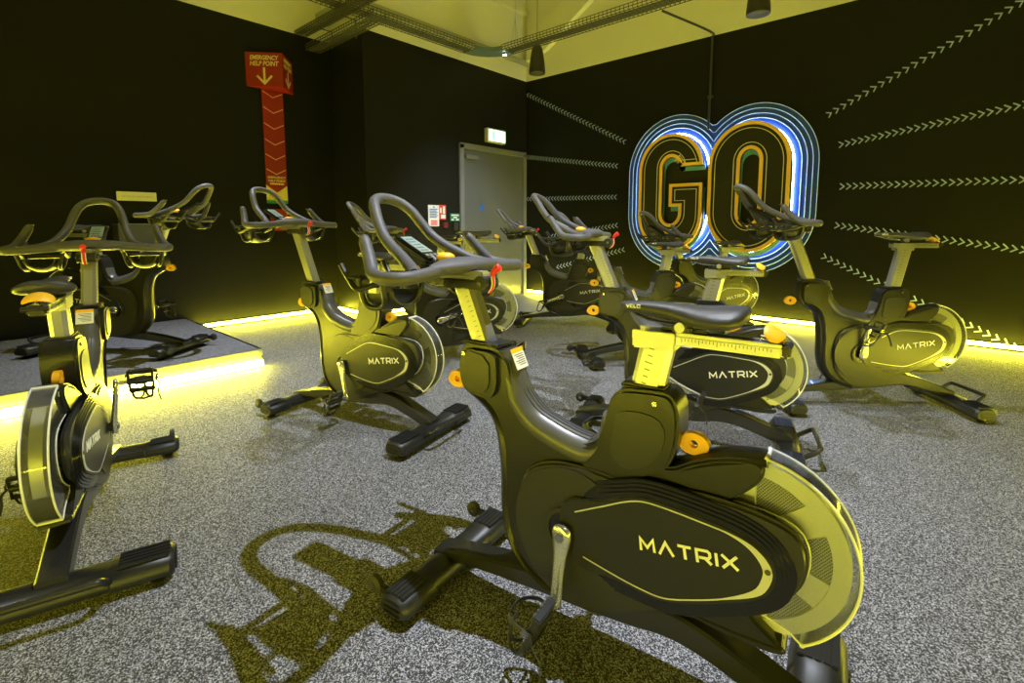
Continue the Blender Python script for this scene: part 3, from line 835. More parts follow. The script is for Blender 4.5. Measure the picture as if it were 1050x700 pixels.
# ------------------------------------------------------------------ room
def quad_wall(name, x0, y0, x1, y1, z0, z1, m, t=.12):
    """wall slab along the segment, thickness to the right-hand side of the direction (outside)"""
    mb = MB(); d = Vector((x1 - x0, y1 - y0, 0)); L_ = d.length; d.normalize(); n = Vector((d.y, -d.x, 0))
    c = Vector((x0, y0, 0)) + d * L_ / 2 + n * t / 2 + Vector((0, 0, (z0 + z1) / 2))
    mb.box(c, (L_, t, z1 - z0), m, rot=Matrix.Rotation(math.atan2(d.y, d.x), 3, 'Z'))
    return mb
def build_room():
    mb = MB(); mb.box(((XA + XR) / 2, (YB + YC) / 2, -.05), (XR - XA + .3, YC - YB + .3, .1), M_FLOOR); struct('floor', mb)
    mb = MB(); mb.box(((XA + XR) / 2, (YB + YC) / 2, HC + .05), (XR - XA + .3, YC - YB + .3, .1), M_CEIL); struct('ceiling', mb)
    def w(name, x0, y0, x1, y1, cuts=None):
        a = quad_wall(name, x0, y0, x1, y1, 0, HB, M_WALL); b = quad_wall(name, x0, y0, x1, y1, HB, HC, M_PALE)
        a.add(b.v, b.f, M_PALE); return struct(name, a)
    # directions chosen so that the slab lies outside the room
    def slab(name, c, d):
        mb = MB(); mb.box((c[0], c[1], HB / 2), (d[0], d[1], HB), M_WALL); mb.box((c[0], c[1], (HB + HC) / 2), (d[0], d[1], HC - HB), M_PALE); return struct(name, mb)
    slab('wall_left', (XA - .06, (YB + YP) / 2), (.12, YP - YB))
    # the bump-out that carries the door: its short face and its long face
    mb = MB()
    def bx(x0, x1, y0, y1, z0, z1, m): mb.box(((x0 + x1) / 2, (y0 + y1) / 2, (z0 + z1) / 2), (x1 - x0, y1 - y0, z1 - z0), m)
    D0, D1, DT = 4.560, 5.800, 2.09
    bx(XA - .12, XB, YP, YP + .12, 0, HB, M_WALL); bx(XA - .12, XB, YP, YP + .12, HB, HC, M_PALE)
    bx(XB - .12, XB, YP + .12, D0, 0, HB, M_WALL); bx(XB - .12, XB, D1, YC, 0, HB, M_WALL); bx(XB - .12, XB, D0, D1, DT, HB, M_WALL)
    bx(XB - .12, XB, YP + .12, YC, HB, HC, M_PALE)
    struct('wall_door_side', mb)
    slab('wall_back', ((XB + XR) / 2, YC + .06), (XR - XB + .24, .12))
    slab('wall_right', (XR + .06, (YB + YC) / 2), (.12, YC - YB))
    slab('wall_front', ((XA + XR) / 2, YB - .06), (XR - XA, .12))
    # door
    mb = MB(); mb.box((XB - .035, (D0 + D1) / 2, DT / 2), (.045, D1 - D0, DT), M_DOOR)
    door = struct('door_1', mb)
    mb = MB()
    for y in (D0 - .02, D1 + .02): mb.box((XB + .004, y, DT / 2 + .02), (.05, .07, DT + .04), M_DFRAME, bev=.004)
    mb.box((XB + .004, (D0 + D1) / 2, DT + .02), (.05, D1 - D0 + .11, .07), M_DFRAME, bev=.004)
    struct('door_frame', mb, door)
    mb = MB(); mb.box((XB + .012, 4.72, 1.975), (.05, .22, .05), M_DFRAME, bev=.006); struct('door_closer', mb, door)
    mb = MB(); T = Matrix.Translation((XB - .011, 4.935, 1.30)) @ Matrix.Rotation(PI / 2, 4, 'Y')
    mb.lathe([(0, 0), (.042, 0), (.042, .002), (0, .002)], mat('mandatory_blue', (.02, .12, .55), .4), T=T, seg=28)
    struct('door_disc', mb, door)['label'] = 'small round blue notice'
    mb = MB(); mb.tube([(XB - .01, 5.70, 1.0), (XB + .03, 5.70, 1.0), (XB + .04, 5.66, 1.0), (XB + .04, 5.60, 1.0)], .010, M_BOLT); struct('door_handle', mb, door)
    # skirtings
    for i, (x0, x1, y0, y1) in enumerate(((XA, XA + .012, 1.5, YP), (XA, XB, YP - .012, YP), (XB, XB + .012, YP, D0 - .06), (XB, XR, YC - .012, YC), (XR - .012, XR, YB, YC), (XA, XR, YB, YB + .012))):
        mb = MB(); mb.box(((x0 + x1) / 2, (y0 + y1) / 2, .012), (x1 - x0, y1 - y0, .024), M_SKIRT); struct('baseboard_' + ('left', 'return', 'door_side', 'back', 'right', 'front')[i], mb)
build_room()

def led(name_label, p0, p1, z, r=.016, back=None):
    """tube light: aluminium channel and glowing diffuser split in short cells"""
    p0 = Vector(p0); p1 = Vector(p1); L_ = (p1 - p0).length; n = max(2, int(L_ / .5)); d = (p1 - p0).normalized(); s_ = d.cross(Vector((0, 0, 1)))
    o = thing('led_strip', name_label, 'strip light', ((p0.x + p1.x) / 2, (p0.y + p1.y) / 2, z - r))
    off = Vector(o.location)
    mb = MB(); pts = [p0 + (p1 - p0) * i / n + Vector((0, 0, z)) - off for i in range(n + 1)]
    mb.tube([tuple(p) for p in pts], r, M_LED, seg=8); link('diffuser', mb.mesh('diffuser'), o)
    mb = MB(); bk = Vector(back) if back else Vector((0, 0, 0))
    c = (p0 + p1) / 2 + Vector((0, 0, z)) - off + bk * (r + .003)
    mb.box(c, (L_, .004, 2 * r - .006), M_CHROME, rot=Matrix.Rotation(math.atan2(d.y, d.x), 3, 'Z')); link('channel', mb.mesh('channel'), o)
    return o
ZL = .045
led('yellow floor strip light along the left wall beyond the stage', (XA + .065, 1.53, 0), (XA + .065, YP - .06, 0), ZL, back=(-1, 0, 0))
led('short yellow floor strip light across the wall return by the pillar', (XA + .07, YP - .055, 0), (XB - .0, YP - .055, 0), ZL, back=(0, 1, 0))
led('yellow floor strip light from the pillar corner to the grey door', (XB + .06, YP, 0), (XB + .06, 4.50, 0), ZL, back=(-1, 0, 0))
led('long yellow floor strip light along the wall of the GO sign', (XB + .08, YC - .065, 0), (XR - .08, YC - .065, 0), ZL, back=(0, 1, 0))
led('yellow floor strip light along the right wall', (XR - .03, YB + .1, 0), (XR - .03, YC - .1, 0), ZL, back=(1, 0, 0))
led('yellow floor strip light along the wall behind the camera', (XA + .1, YB + .03, 0), (XR - .1, YB + .03, 0), ZL, back=(0, -1, 0))

# ------------------------------------------------------------------ stage
SX, SY, SY0, SH = -3.875, 1.475, -1.66, .135
def build_stage():
    o = thing('stage', 'low grey carpeted stage along the left wall with metal edging', 'stage', ((XA + SX) / 2, (SY + SY0) / 2, 0))
    off = Vector(o.location); g = lambda *p: tuple(Vector(p) - off)
    mb = MB(); mb.box(g((XA + SX) / 2 + .0, (SY + SY0) / 2, SH / 2 + .004), (SX - XA - .012, SY - SY0 - .03, SH - .012), M_STAGE); link('deck', mb.mesh('deck'), o)
    mb = MB()
    mb.box(g(SX, (SY + SY0) / 2, SH - .022), (.008, SY - SY0, .044), M_CHROME, bev=.001)
    mb.box(g(SX - .006, (SY + SY0) / 2, SH + .0005), (.016, SY - SY0, .004), M_CHROME, bev=.001)
    e = link('front_edging', mb.mesh('front_edging'), o); e['label'] = 'bright metal edge strip'
    mb = MB(); mb.box(g((XA + SX) / 2, SY, SH - .022), (SX - XA - .01, .008, .044), M_SKIRT, bev=.001); mb.box(g((XA + SX) / 2, SY - .01, SH / 2), (SX - XA - .02, .01, SH - .01), M_SKIRT)
    mb.box(g(SX - .022, (SY + SY0) / 2, .045), (.012, SY - SY0 - .02, .085), M_SKIRT)
    link('riser', mb.mesh('riser'), o)
build_stage()
led('thick yellow tube light under the front edge of the stage', (SX + .028, SY0 + .1, 0), (SX + .028, SY - .02, 0), .040, r=.026, back=(-1, 0, 0))

# ------------------------------------------------------------------ bikes
for k in BIKES: make_bike(k)
# ------------------------------------------------------------------ wall graphics: chevron rows on the back wall
M_CHEV = mat('chevron_print', (0.34, 0.44, 0.90), 0.5)
ROWS = [((-1.049, 2.162), (.30, 2.888), 24, 1, 'row of right-pointing teal chevrons climbing steeply, topmost right of the GO sign'),
        ((-.932, 1.855), (.60, 2.086), 30, 1, 'second row from the top of teal chevrons right of the GO sign'),
        ((-.900, 1.444), (.80, 1.436), 32, 1, 'level row of teal chevrons, middle one right of the GO sign'),
        ((-.919, 1.059), (.80, .801), 32, 1, 'gently falling row of teal chevrons passing behind the rightmost saddle'),
        ((-1.011, .741), (.42, .04), 26, 1, 'steeply falling lowest row of teal chevrons right of the GO sign'),
        ((-3.342, 2.140), (-4.985, 3.000), 32, -1, 'topmost row of teal chevrons climbing to the room corner left of the GO sign'),
        ((-3.450, 1.837), (-4.990, 2.084), 30, -1, 'second row from the top of teal chevrons left of the GO sign'),
        ((-3.455, 1.429), (-4.989, 1.453), 30, -1, 'level row of teal chevrons left of the GO sign'),
        ((-3.431, 1.054), (-4.56, .886), 22, -1, 'falling row of teal chevrons left of the GO sign behind the bars of a bike'),
        ((-3.320, .732), (-4.40, .439), 20, -1, 'lowest row of teal chevrons left of the GO sign, mostly hidden by bikes')]
for p0, p1, n, d, lab in ROWS:
    mb = MB(); a0 = Vector(p0); a1 = Vector(p1); t = (a1 - a0).normalized(); u = Vector((-t.y, t.x)); th = .0105; h = .030
    for i in range(n):
        c = a0.lerp(a1, i / (n - 1)); P = [tuple(c - t * .016 + u * h), tuple(c + t * .020), tuple(c - t * .016 - u * h)]
        mb.ribbon(offset(P, th / 2, False), offset(P, -th / 2, False), YC - .0022, YC - .0002, M_CHEV)
    tag(link('chevron_decal', mb.mesh('chevron_decal')), lab, 'wall decal', 'teal chevron rows on the back wall')

# ------------------------------------------------------------------ GO sign
def stadium(cx, z0, z1, hw, n=28, k=1.0):
    """closed counter-clockwise outline with round ends"""
    P = []
    for i in range(n + 1):
        a = PI * i / n; P.append((cx + hw * math.cos(a), z1 - hw * k + hw * k * math.sin(a)))
    for i in range(n + 1):
        a = PI + PI * i / n; P.append((cx + hw * math.cos(a), z0 + hw * k + hw * k * math.sin(a)))
    return P
def build_go():
    F = .97; A = lambda x, z: (x * F, 1.076 + (z - 1.076) * F)
    yf = YC - .18
    root = thing('illuminated_sign', 'large GO wall sign with gold outlined letters and blue glowing halo rings', 'sign', (-2.18, YC, 1.4))
    off = Matrix.Translation(-Vector(root.location))
    M_GOLD = mat('gold_paint', (1.0, 0.60, 0.12), 0.5); M_TEAL = mat('teal_paint', (0.16, 0.46, 0.80), 0.5)
    M_FACE = mat('letter_face_black', (0.010, 0.010, 0.009), 0.45); M_CREAM = mat('cream_line', (0.80, 0.72, 0.60), 0.5)
    M_HALO = mat('halo_led', (.8, .85, 1), .4, emit=(.45, .62, 1.0), es=42.0)
    M_NAVY = mat('navy_glow_tint', (0.012, 0.050, 0.26), 0.5)  # blue halo glow between the rings put into the colour
    # outlines (true positions after the stand-off)
    O_out = stadium(-1.742 , 1.076 + (.755 - 1.076) * F, 1.076 + (2.195 - 1.076) * F, .418, k=1.06)
    O_in = stadium(-1.776 * F, 1.076 + (1.075 - 1.076) * F, 1.076 + (1.895 - 1.076) * F, .098, n=16, k=1.25)
    gx0, gx1, gz0, gz1 = -3.110 * F, -2.290 * F, .735, 2.165; gx0, gz0_ = A(-3.110, .745); gx1, gz1_ = A(-2.290, 2.165)
    cx = (gx0 + gx1) / 2; hw = (gx1 - gx0) / 2
    G = []
    z1c = gz1_ - hw * 1.06; z0c = gz0_ + hw * 1.06
    m1 = A(-2.29, 1.765)[1]; m2 = A(-2.29, 1.560)[1]; n = 28
    a1_ = math.asin(max(0, min(1, (m1 - z1c) / (hw * 1.06))))
    for i in range(n + 1): a = a1_ + (PI - a1_) * i / n; G.append((cx + hw * math.cos(a), z1c + hw * 1.06 * math.sin(a)))
    for i in range(n + 1): a = PI + PI * i / n; G.append((cx + hw * math.cos(a), z0c + hw * 1.06 * math.sin(a)))
    G.append((gx1, m2)); bl = A(-2.70, 0)[0]; G.append((bl, m2)); zb = A(0, 1.285)[1]; G.append((bl, zb))
    cr = A(-2.575, 0)[0]; cl = A(-2.795, 0)[0]; G.append((cr, zb)); hc = (cr - cl) / 2; cc = (cr + cl) / 2
    zc0 = A(0, 1.075)[1] + hc * 1.2; zc1 = A(0, 1.885)[1] - hc * 1.2
    for i in range(17): a = -PI * i / 16; G.append((cc + hc * math.cos(a), zc0 + hc * 1.2 * math.sin(a)))
    for i in range(17): a = PI - PI * i / 16; G.append((cc + hc * math.cos(a), zc1 + hc * 1.2 * math.sin(a)))
    G.append((cr, m1))
    def rnd(P):
        return P
    def ring_face(mb, outer, inner, y0, y1, m):
        """plate with a hole: bridge the two loops with equal point counts"""
        a = resample(outer, 120, True); b = resample(inner, 120, True)
        # rotate b to start opposite a's start
        j = min(range(120), key=lambda i: (Vector(b[i]) - Vector(a[0])).length); b = b[j:] + b[:j]
        mb.ribbon(a, b, y0, y1, m, closed=True, T=off)
    # O
    o_ = MB(); ring_face(o_, O_out, O_in, yf, yf + .045, M_FACE); ol = link('letter_o', o_.mesh('letter_o'), root); ol['label'] = 'black face letter O'
    g_ = MB(); g_.prism(G, yf, yf + .045, M_FACE, T=off); gl = link('letter_g', g_.mesh('letter_g'), root); gl['label'] = 'black face letter G'
    def band(parent, P, d0, d1, y0, y1, m, name, lab):
        mb = MB(); a = offset(P, d0); b = offset(P, d1)
        mb.ribbon(a, b, y0, y1, m, closed=True, T=off); x = link(name, mb.mesh(name), parent); x['label'] = lab
    Oi = O_in
    for par, P, sgn in ((ol, O_out, -1), (ol, Oi, 1), (gl, G, -1)):
        band(par, P, 0, sgn * .036, yf - .012, yf + .046, M_GOLD, 'gold_border', 'gold border strip')
        band(par, P, sgn * .066, sgn * .073, yf - .003, yf + .002, M_CREAM, 'cream_line', 'fine cream inline')
        mb = MB(); a = [(p[0] + .004, p[1] - .052) for p in offset(P, 0)]; b = [(p[0] + .004, p[1] - .052) for p in offset(P, sgn * .05)]
        mb.ribbon(a, b, yf + .050, yf + .075, M_TEAL, closed=True, T=off); link('teal_border', mb.mesh('teal_border'), par)['label'] = 'teal shadow border'
    # backing tinted with the blue halo glow, with pale rings, one outline around both letters
    cG = -2.62; cO = -1.735; mid = (cG + cO) / 2
    zt, zb_ = 2.150, .755
    def hull(d):
        hwg = .405 + d; P = []
        # right half of O then left half of G, cusp at the middle
        def st(cx_): return stadium(cx_, zb_ - d, zt + d, hwg, n=60, k=1.06)
        o = [p for p in st(cO)]; g = [p for p in st(cG)]
        top_o = [p for p in o[:61] if p[0] >= mid]; bot_o = [p for p in o[61:] if p[0] >= mid]
        top_g = [p for p in g[:61] if p[0] <= mid]; bot_g = [p for p in g[61:] if p[0] <= mid]
        return top_o, top_g, bot_g, bot_o
    a_, b_, c_, d_ = hull(.225); P = a_ + b_ + c_ + d_
    mb = MB(); mb.prism(P, YC - .010, YC + .0, M_NAVY, T=off); bp_ = link('halo_backing', mb.mesh('halo_backing'), root); bp_['label'] = 'backing panel tinted with the blue halo glow'
    a_, b_, c_, d_ = hull(-.045); P = a_ + b_ + c_ + d_
    mb = MB(); mb.prism(P, yf + .080, yf + .092, M_FACE, T=off); link('back_plate', mb.mesh('back_plate'), root)  # added plate, keeps the halo light out of the letter openings
    M_RING = mat('ring_print', (.55, .75, .95), .4)
    for d, w_ in ((.222, .006), (.170, .007), (.118, .008), (.068, .010)):
        a_, b_, c_, d_ = hull(d); P = a_ + b_ + c_ + d_
        mb = MB(); mb.tube([(p[0], YC - .012, p[1]) for p in P], w_ / 2, M_RING, seg=6, closed=True, T=off)
        link('halo_ring', mb.mesh('halo_ring'), root)['label'] = 'thin pale blue printed ring'
    # led line that lights the wall behind the letters
    a_, b_, c_, d_ = hull(-.002); P = resample(a_ + b_ + c_ + d_, 90, True)
    mb = MB(); mb.tube([(p[0], YC - .032, p[1]) for p in P], .008, M_HALO, seg=6, closed=True, T=off); link('halo_light', mb.mesh('halo_light'), root)['label'] = 'white light line behind the letters'
    for x in (-2.9, -2.4, -1.95, -1.5):
        for z in (.95, 1.95):
            mb = MB(); mb.tube([(x, yf + .03, z), (x, YC - .005, z)], .008, M_BOLT, seg=8, T=off); link('stand_off', mb.mesh('stand_off'), root)
build_go()
# conduit down the wall and back to the tray
mb = MB(); mb.tube(crom([(-2.235, YC - .05, 2.15), (-2.235, YC - .03, 2.40), (-2.235, YC - .025, 3.0), (-2.235, YC - .03, 3.16), (-2.24, YC - .10, 3.215), (-2.42, 4.97, 3.235)], 5), .013, mat('conduit_dark', (.035, .035, .035), .4), seg=10)
mb.box((-2.235, YC - .02, 2.52), (.06, .03, .03), M_TRAY, bev=.004)
tag(link('conduit', mb.mesh('conduit')), 'thin grey conduit dropping down the black wall between the letters G and O', 'conduit')

# ------------------------------------------------------------------ cable trays
def tray(lab, path, w_=.22, h=.06, z=3.25, solid=None):
    """wire basket tray along straight legs"""
    root = thing('cable_tray', lab, 'cable tray', (path[0][0], path[0][1], z)); off = Vector(root.location)
    mb = MB()
    for (p, q) in zip(path, path[1:]):
        p = Vector((*p, z)); q = Vector((*q, z)); d = (q - p).normalized(); s_ = d.cross(Vector((0, 0, 1))) * w_ / 2; up = Vector((0, 0, h))
        L_ = (q - p).length
        for k in range(5):
            o_ = s_ * (-1 + k * .5); mb.tube([tuple(p + o_ - off), tuple(q + o_ - off)], .0045, M_TRAY, seg=5)
        for sg in (-1, 1):
            for e in (.5, 1.0): mb.tube([tuple(p + s_ * sg + up * e - off), tuple(q + s_ * sg + up * e - off)], .0045, M_TRAY, seg=5)
        n = int(L_ / .05)
        for i in range(n + 1):
            c = p + d * (L_ * i / n) - off
            mb.tube([tuple(c - s_ + up), tuple(c - s_), tuple(c + s_), tuple(c + s_ + up)], .0042, M_TRAY, seg=4)
    link('wire_basket', mb.mesh('wire_basket'), root)
    # cables lying in it
    mb = MB()
    for k in range(5):
        pts = []
        for (p, q) in zip(path, path[1:]):
            p = Vector((*p, z + .010)); q = Vector((*q, z + .010)); d = (q - p).normalized(); s_ = d.cross(Vector((0, 0, 1)))
            for i in range(9): pts.append(tuple(p.lerp(q, i / 8) + s_ * ((k - 2) * .022 + .008 * math.sin(i * 1.7 + k)) - off))
        mb.tube(pts, .006, mat('cable_grey', (.10, .10, .11), .5), seg=6)
    link('cables', mb.mesh('cables'), root)
    return root
TX, TY = -4.80, 4.85
tray('long wire cable tray running above the wall with the grey door', [(TX - .03, -1.6), (TX, TY - .35)])
tray('wire cable tray running above the GO sign wall', [(TX + .35, TY), (1.0, TY)])
# solid bent corner piece
mb = MB()
rings = []
for i in range(9):
    a = PI - (PI / 2) * i / 8; c = Vector((TX + .35, TY - .35, 0)); r0, r1 = .35 - .112, .35 + .112
    ca, sa = math.cos(a), math.sin(a)
    rings.append([(c.x + r0 * ca, c.y + r0 * sa, 3.30), (c.x + r0 * ca, c.y + r0 * sa, 3.247), (c.x + r1 * ca, c.y + r1 * sa, 3.247), (c.x + r1 * ca, c.y + r1 * sa, 3.30),
                  (c.x + (r1 - .004) * ca, c.y + (r1 - .004) * sa, 3.30), (c.x + (r1 - .004) * ca, c.y + (r1 - .004) * sa, 3.251), (c.x + (r0 + .004) * ca, c.y + (r0 + .004) * sa, 3.251), (c.x + (r0 + .004) * ca, c.y + (r0 + .004) * sa, 3.30)])
mb.loft(rings, mat('steel_blue_tray', (.10, .15, .24), .4))
tag(link('tray_bend', mb.mesh('tray_bend')), 'solid steel corner piece joining the two long cable trays', 'cable tray')
mb = MB(); mb.tube([(TX + .47, TY + .0, 3.30), (TX + .47, TY, HC)], .0015, M_TRAY, seg=5); mb.tube([(TX + .40, TY, 3.30), (TX + .47, TY, 3.62), (TX + .52, TY, 3.30)], .0015, M_TRAY, seg=5)
tag(link('suspension_wire', mb.mesh('suspension_wire')), 'thin wire holding the cable tray near the room corner', 'wire')
tray('lower short cable tray ending at the left wall by the pillar', [(XA + .02, 2.90), (-4.3, 2.88)], z=3.045, w_=.16)
tray('upper short cable tray crossing above the left wall', [(XA + .02, 2.76), (-3.4, 2.76)], h=.03, z=3.185, w_=.13)
for i, (x, y) in enumerate(((-5.45, 2.83), (-4.95, 2.83))):
    mb = MB(); mb.tube([(x, 3.00, 3.04), (x, 3.00, 3.225), (x, 2.84, 3.225)], .008, M_TRAY, seg=6)
    tag(link('tray_bracket', mb.mesh('tray_bracket')), ('bracket between the two short trays, close to the left wall', 'bracket between the two short trays, under the long tray')[i], 'bracket')
# grey trunking and beams on the pale upper walls
mb = MB(); mb.box((XB + .04, (YP + YC) / 2, 3.44), (.06, YC - YP - .02, .07), mat('trunking_grey', (.34, .34, .31), .5), bev=.006)
tag(link('cable_trunking', mb.mesh('cable_trunking')), 'grey trunking fixed to the pale upper wall behind the long cable tray', 'trunking')
mb = MB(); mb.box((-5.0, 3.02, 3.42), (1.40, .16, .10), MATS['trunking_grey'], bev=.004); mb.box((-5.0, 3.06, 3.56), (1.40, .10, .12), M_PALE, bev=.004)
o = struct('trim_1', mb)
# raking beam over the GO wall
mb = MB(); P = [(-4.95, 3.80), (-3.30, 4.62), (-2.85, 4.62), (-4.60, 3.55), (-4.95, 3.45)]
mb.prism(P, YC - .09, YC, M_PALE, bev=.004); struct('trim_2', mb)
mb = MB(); mb.box((XB + .03, 4.5, 4.15), (.06, 2.7, .07), M_PALE); struct('trim_3', mb)

# ------------------------------------------------------------------ pendants
def speaker(x, y, z, lab):
    root = thing('pendant_speaker', lab, 'speaker', (x, y, z), 0, 'pendant speakers under the cable tray')
    mb = MB(); mb.lathe([(0, .30), (.03, .30), (.045, .29), (.062, .24), (.080, .14), (.090, .04), (.092, .0), (.088, -.008), (0, -.008)], M_BLACK, seg=28); link('housing', mb.mesh('housing'), root)
    mb = MB(); mb.lathe([(0, -.012), (.075, -.012), (.082, -.007), (0, -.007)], mat('speaker_grille', (.03, .03, .035), .5), seg=28); link('grille', mb.mesh('grille'), root)
    mb = MB(); mb.tube([(0, 0, .30), (0, 0, HC - z)], .003, M_STRAP, seg=6); link('cord', mb.mesh('cord'), root)
speaker(-3.62, 4.42, 2.735, 'black pendant speaker hanging near the room corner')
speaker(-1.335, 4.44, 2.762, 'black pendant speaker cut off by the top edge, right of the conduit')

# ------------------------------------------------------------------ help point sign
M_SRED = mat('sign_red', (.30, .010, .008), .42); M_SCREAM = mat('sign_cream', (.80, .62, .28), .5); M_SWH = mat('sign_pinkwhite', (.85, .45, .35), .5)
def text_mesh(s, size, m, shear=.2, ext=.0008, bold=.0):
    cu = bpy.data.curves.new('t', 'FONT'); cu.body = s; cu.size = size; cu.shear = shear; cu.align_x = 'CENTER'; cu.align_y = 'CENTER'; cu.extrude = ext; cu.offset = bold; cu.resolution_u = 3
    ob = bpy.data.objects.new('t', cu); C.objects.link(ob); bpy.context.view_layer.update()
    me = bpy.data.meshes.new_from_object(ob.evaluated_get(bpy.context.evaluated_depsgraph_get())); me.name = 'lettering'
    bpy.data.objects.remove(ob); bpy.data.curves.remove(cu); me.materials.clear(); me.materials.append(m)
    return me
def frame_mat(o, ex, ez):
    """matrix whose local x runs along ex, local y along ez"""
    ex = Vector(ex).normalized(); ez = Vector(ez).normalized(); n = ex.cross(ez)
    return Matrix(((ex.x, ez.x, n.x, o[0]), (ex.y, ez.y, n.y, o[1]), (ex.z, ez.z, n.z, o[2]), (0, 0, 0, 1)))
def build_help():
    zt, zb = 2.868, 2.520
    Lp = Vector((XA, 2.165, 0)); Ap = Vector((APX, APY, 0)); Rp = Vector((XA, 2.66, 0))
    root = thing('help_point_sign', 'red wedge sign reading emergency help point high on the left wall', 'sign', (XA, 2.4, zb)); off = Vector(root.location)
    mb = MB(); P = [Lp, Ap, Rp]; vs = [tuple(p + Vector((0, 0, z)) - off) for z in (zb, zt) for p in P]
    mb.add(vs, [(0, 1, 2), (3, 5, 4), (0, 3, 4, 1), (1, 4, 5, 2), (2, 5, 3, 0)], M_SRED); link('housing', mb.mesh('housing'), root)
    for a, b, k in ((Lp, Ap, 0), (Ap, Rp, 1)):
        ex = (b - a).normalized(); W = (b - a).length; n = Vector((ex.y, -ex.x, 0)); n = n if n.x > 0 or k == 0 and n.dot(Vector((1, -1, 0))) > 0 else -n
        nn = ex.cross(Vector((0, 0, 1)))
        c = (a + b) / 2 + nn * .002
        for s_, z in (('EMERGENCY', 2.812), ('HELP POINT', 2.752)):
            me = text_mesh(s_, .062 if s_[0] == 'E' else .066, M_SCREAM, bold=.0016); me.transform(Matrix.Scale(min(1, W * .78 / max(1e-3, max(v.co.x for v in me.vertices) - min(v.co.x for v in me.vertices))), 4, (1, 0, 0)))
            me.transform(frame_mat(c + Vector((0, 0, z)) - off, ex, (0, 0, 1))); link('lettering', me, root)
        mb = MB(); T = frame_mat(c + Vector((0, 0, 2.62)) - off, ex, (0, 0, 1)) @ Matrix.Rotation(PI / 2, 4, 'X')
        for Pq in ([(0, -.095), (0, .055)], [(-.075, -.01), (0, .068), (.075, -.01)]):
            mb.ribbon(offset(Pq, .011, False), offset(Pq, -.011, False), -.0012, .0012, M_SCREAM, T=T)
        link('arrow', mb.mesh('arrow'), root)['label'] = 'cream downward arrow'
    # column below
    y0, y1 = 2.310, 2.535; zc = 1.30
    root = thing('help_point_column', 'tall red column panel with cream chevrons pointing down under the wedge sign', 'sign', (XA, (y0 + y1) / 2, zc)); off = Vector(root.location)
    x = XA + .012
    mb = MB(); mb.box(Vector((XA + .006, (y0 + y1) / 2, (2.52 + 1.52) / 2)) - off, (.012, y1 - y0, 2.52 - 1.50), M_SRED); link('panel', mb.mesh('panel'), root)
    ex = Vector((0, 1, 0))
    mb = MB(); T = frame_mat(Vector((x + .001, (y0 + y1) / 2, 0)) - off, ex, (0, 0, 1)) @ Matrix.Rotation(PI / 2, 4, 'X')
    for z in (2.50, 2.335, 2.165, 1.995, 1.835, 1.675):
        Pq = [(-.105, -z), (.0, -z + .055), (.105, -z)]
        mb.ribbon(offset(Pq, .0045, False), offset(Pq, -.0045, False), -.001, .001, M_SWH, T=T)
    link('chevrons', mb.mesh('chevrons'), root)
    for s_, z in (('EMERGENCY', 1.585), ('HELP POINT', 1.548), ('MEMBERS', 1.512)):
        if s_ == 'MEMBERS':
            mb = MB(); mb.box(Vector((x + .001, (y0 + y1) / 2, 1.516)) - off, (.002, .15, .018), M_SCREAM); link('text_line', mb.mesh('text_line'), root); continue
        me = text_mesh(s_, .034, M_SCREAM, bold=.001); me.transform(frame_mat(Vector((x + .001, (y0 + y1) / 2, z)) - off, ex, (0, 0, 1))); link('lettering', me, root)
    M_SYEL = mat('sign_yellow', (.80, .66, .18), .5); M_SGRN = mat('sign_green', (.05, .35, .16), .5)
    mb = MB()
    Q = [(y0, 1.47), (y0, 1.40), (y1, 1.40), (y1, 1.53), ((y0 + y1) / 2, 1.46)]
    mb.box(Vector((XA + .006, (y0 + y1) / 2, 1.42)) - off, (.012, y1 - y0, .22), M_SYEL)
    mb.box(Vector((XA + .008, (y0 + y1) / 2, 1.318)) - off, (.012, y1 - y0, .035), M_SGRN)
    tri = [(y0, 1.50), ((y0 + y1) / 2, 1.42), (y1, 1.50), (y1, 1.53), (y0, 1.53)]
    mb.prism(tri, x - .002, x + .0012, M_SRED, T=Matrix.Translation(-off) @ Matrix(((0, 1, 0, 0), (1, 0, 0, 0), (0, 0, 1, 0), (0, 0, 0, 1))))
    link('foot_panel', mb.mesh('foot_panel'), root)['label'] = 'yellow and green lower panel'
    mb = MB(); mb.box(Vector((XA + .03, 2.42, 1.12)) - off, (.06, .18, .24), mat('phone_red', (.35, .02, .015), .4), bev=.01); link('call_box', mb.mesh('call_box'), root)['label'] = 'dark red call box'
APX, APY = -5.48, 2.44
build_help()

# ------------------------------------------------------------------ small wall signs
mb = MB(); mb.box((XA + .02, 1.145, 1.327), (.008, .30, .082), mat('sign_cream_pale', (.82, .78, .55), .5), bev=.002)
o = thing('wall_sign', 'small cream rectangular sign on the left wall above the instructor bike', 'sign', (XA, 1.145, 1.285))
x = link('plate', mb.mesh('plate'), o); x.matrix_parent_inverse = Matrix.Translation(-Vector(o.location))
mb = MB()
for k in range(14): mb.box((XA + .0245, 1.035 + .017 * k, 1.325 + .001 * (k % 3)), (.001, .010, .012 + .004 * (k % 2)), mat('faint_print', (.62, .58, .38), .5))
x = link('printed_line', mb.mesh('printed_line'), o); x.matrix_parent_inverse = Matrix.Translation(-Vector(o.location))
mb = MB(); mb.box((XA + .12, 1.12, .97), (.24, .34, .20), mat('cabinet_dark', (.06, .06, .055), .45), bev=.004)
mb.box((XA + .12, 1.12, 1.073), (.25, .35, .008), mat('cabinet_top_lit', (.22, .22, .2), .35), bev=.002)  # paler slab carries the lit top edge in its colour
tag(link('wall_cabinet', mb.mesh('wall_cabinet')), 'dark box cabinet on the left wall behind the instructor bike', 'cabinet')
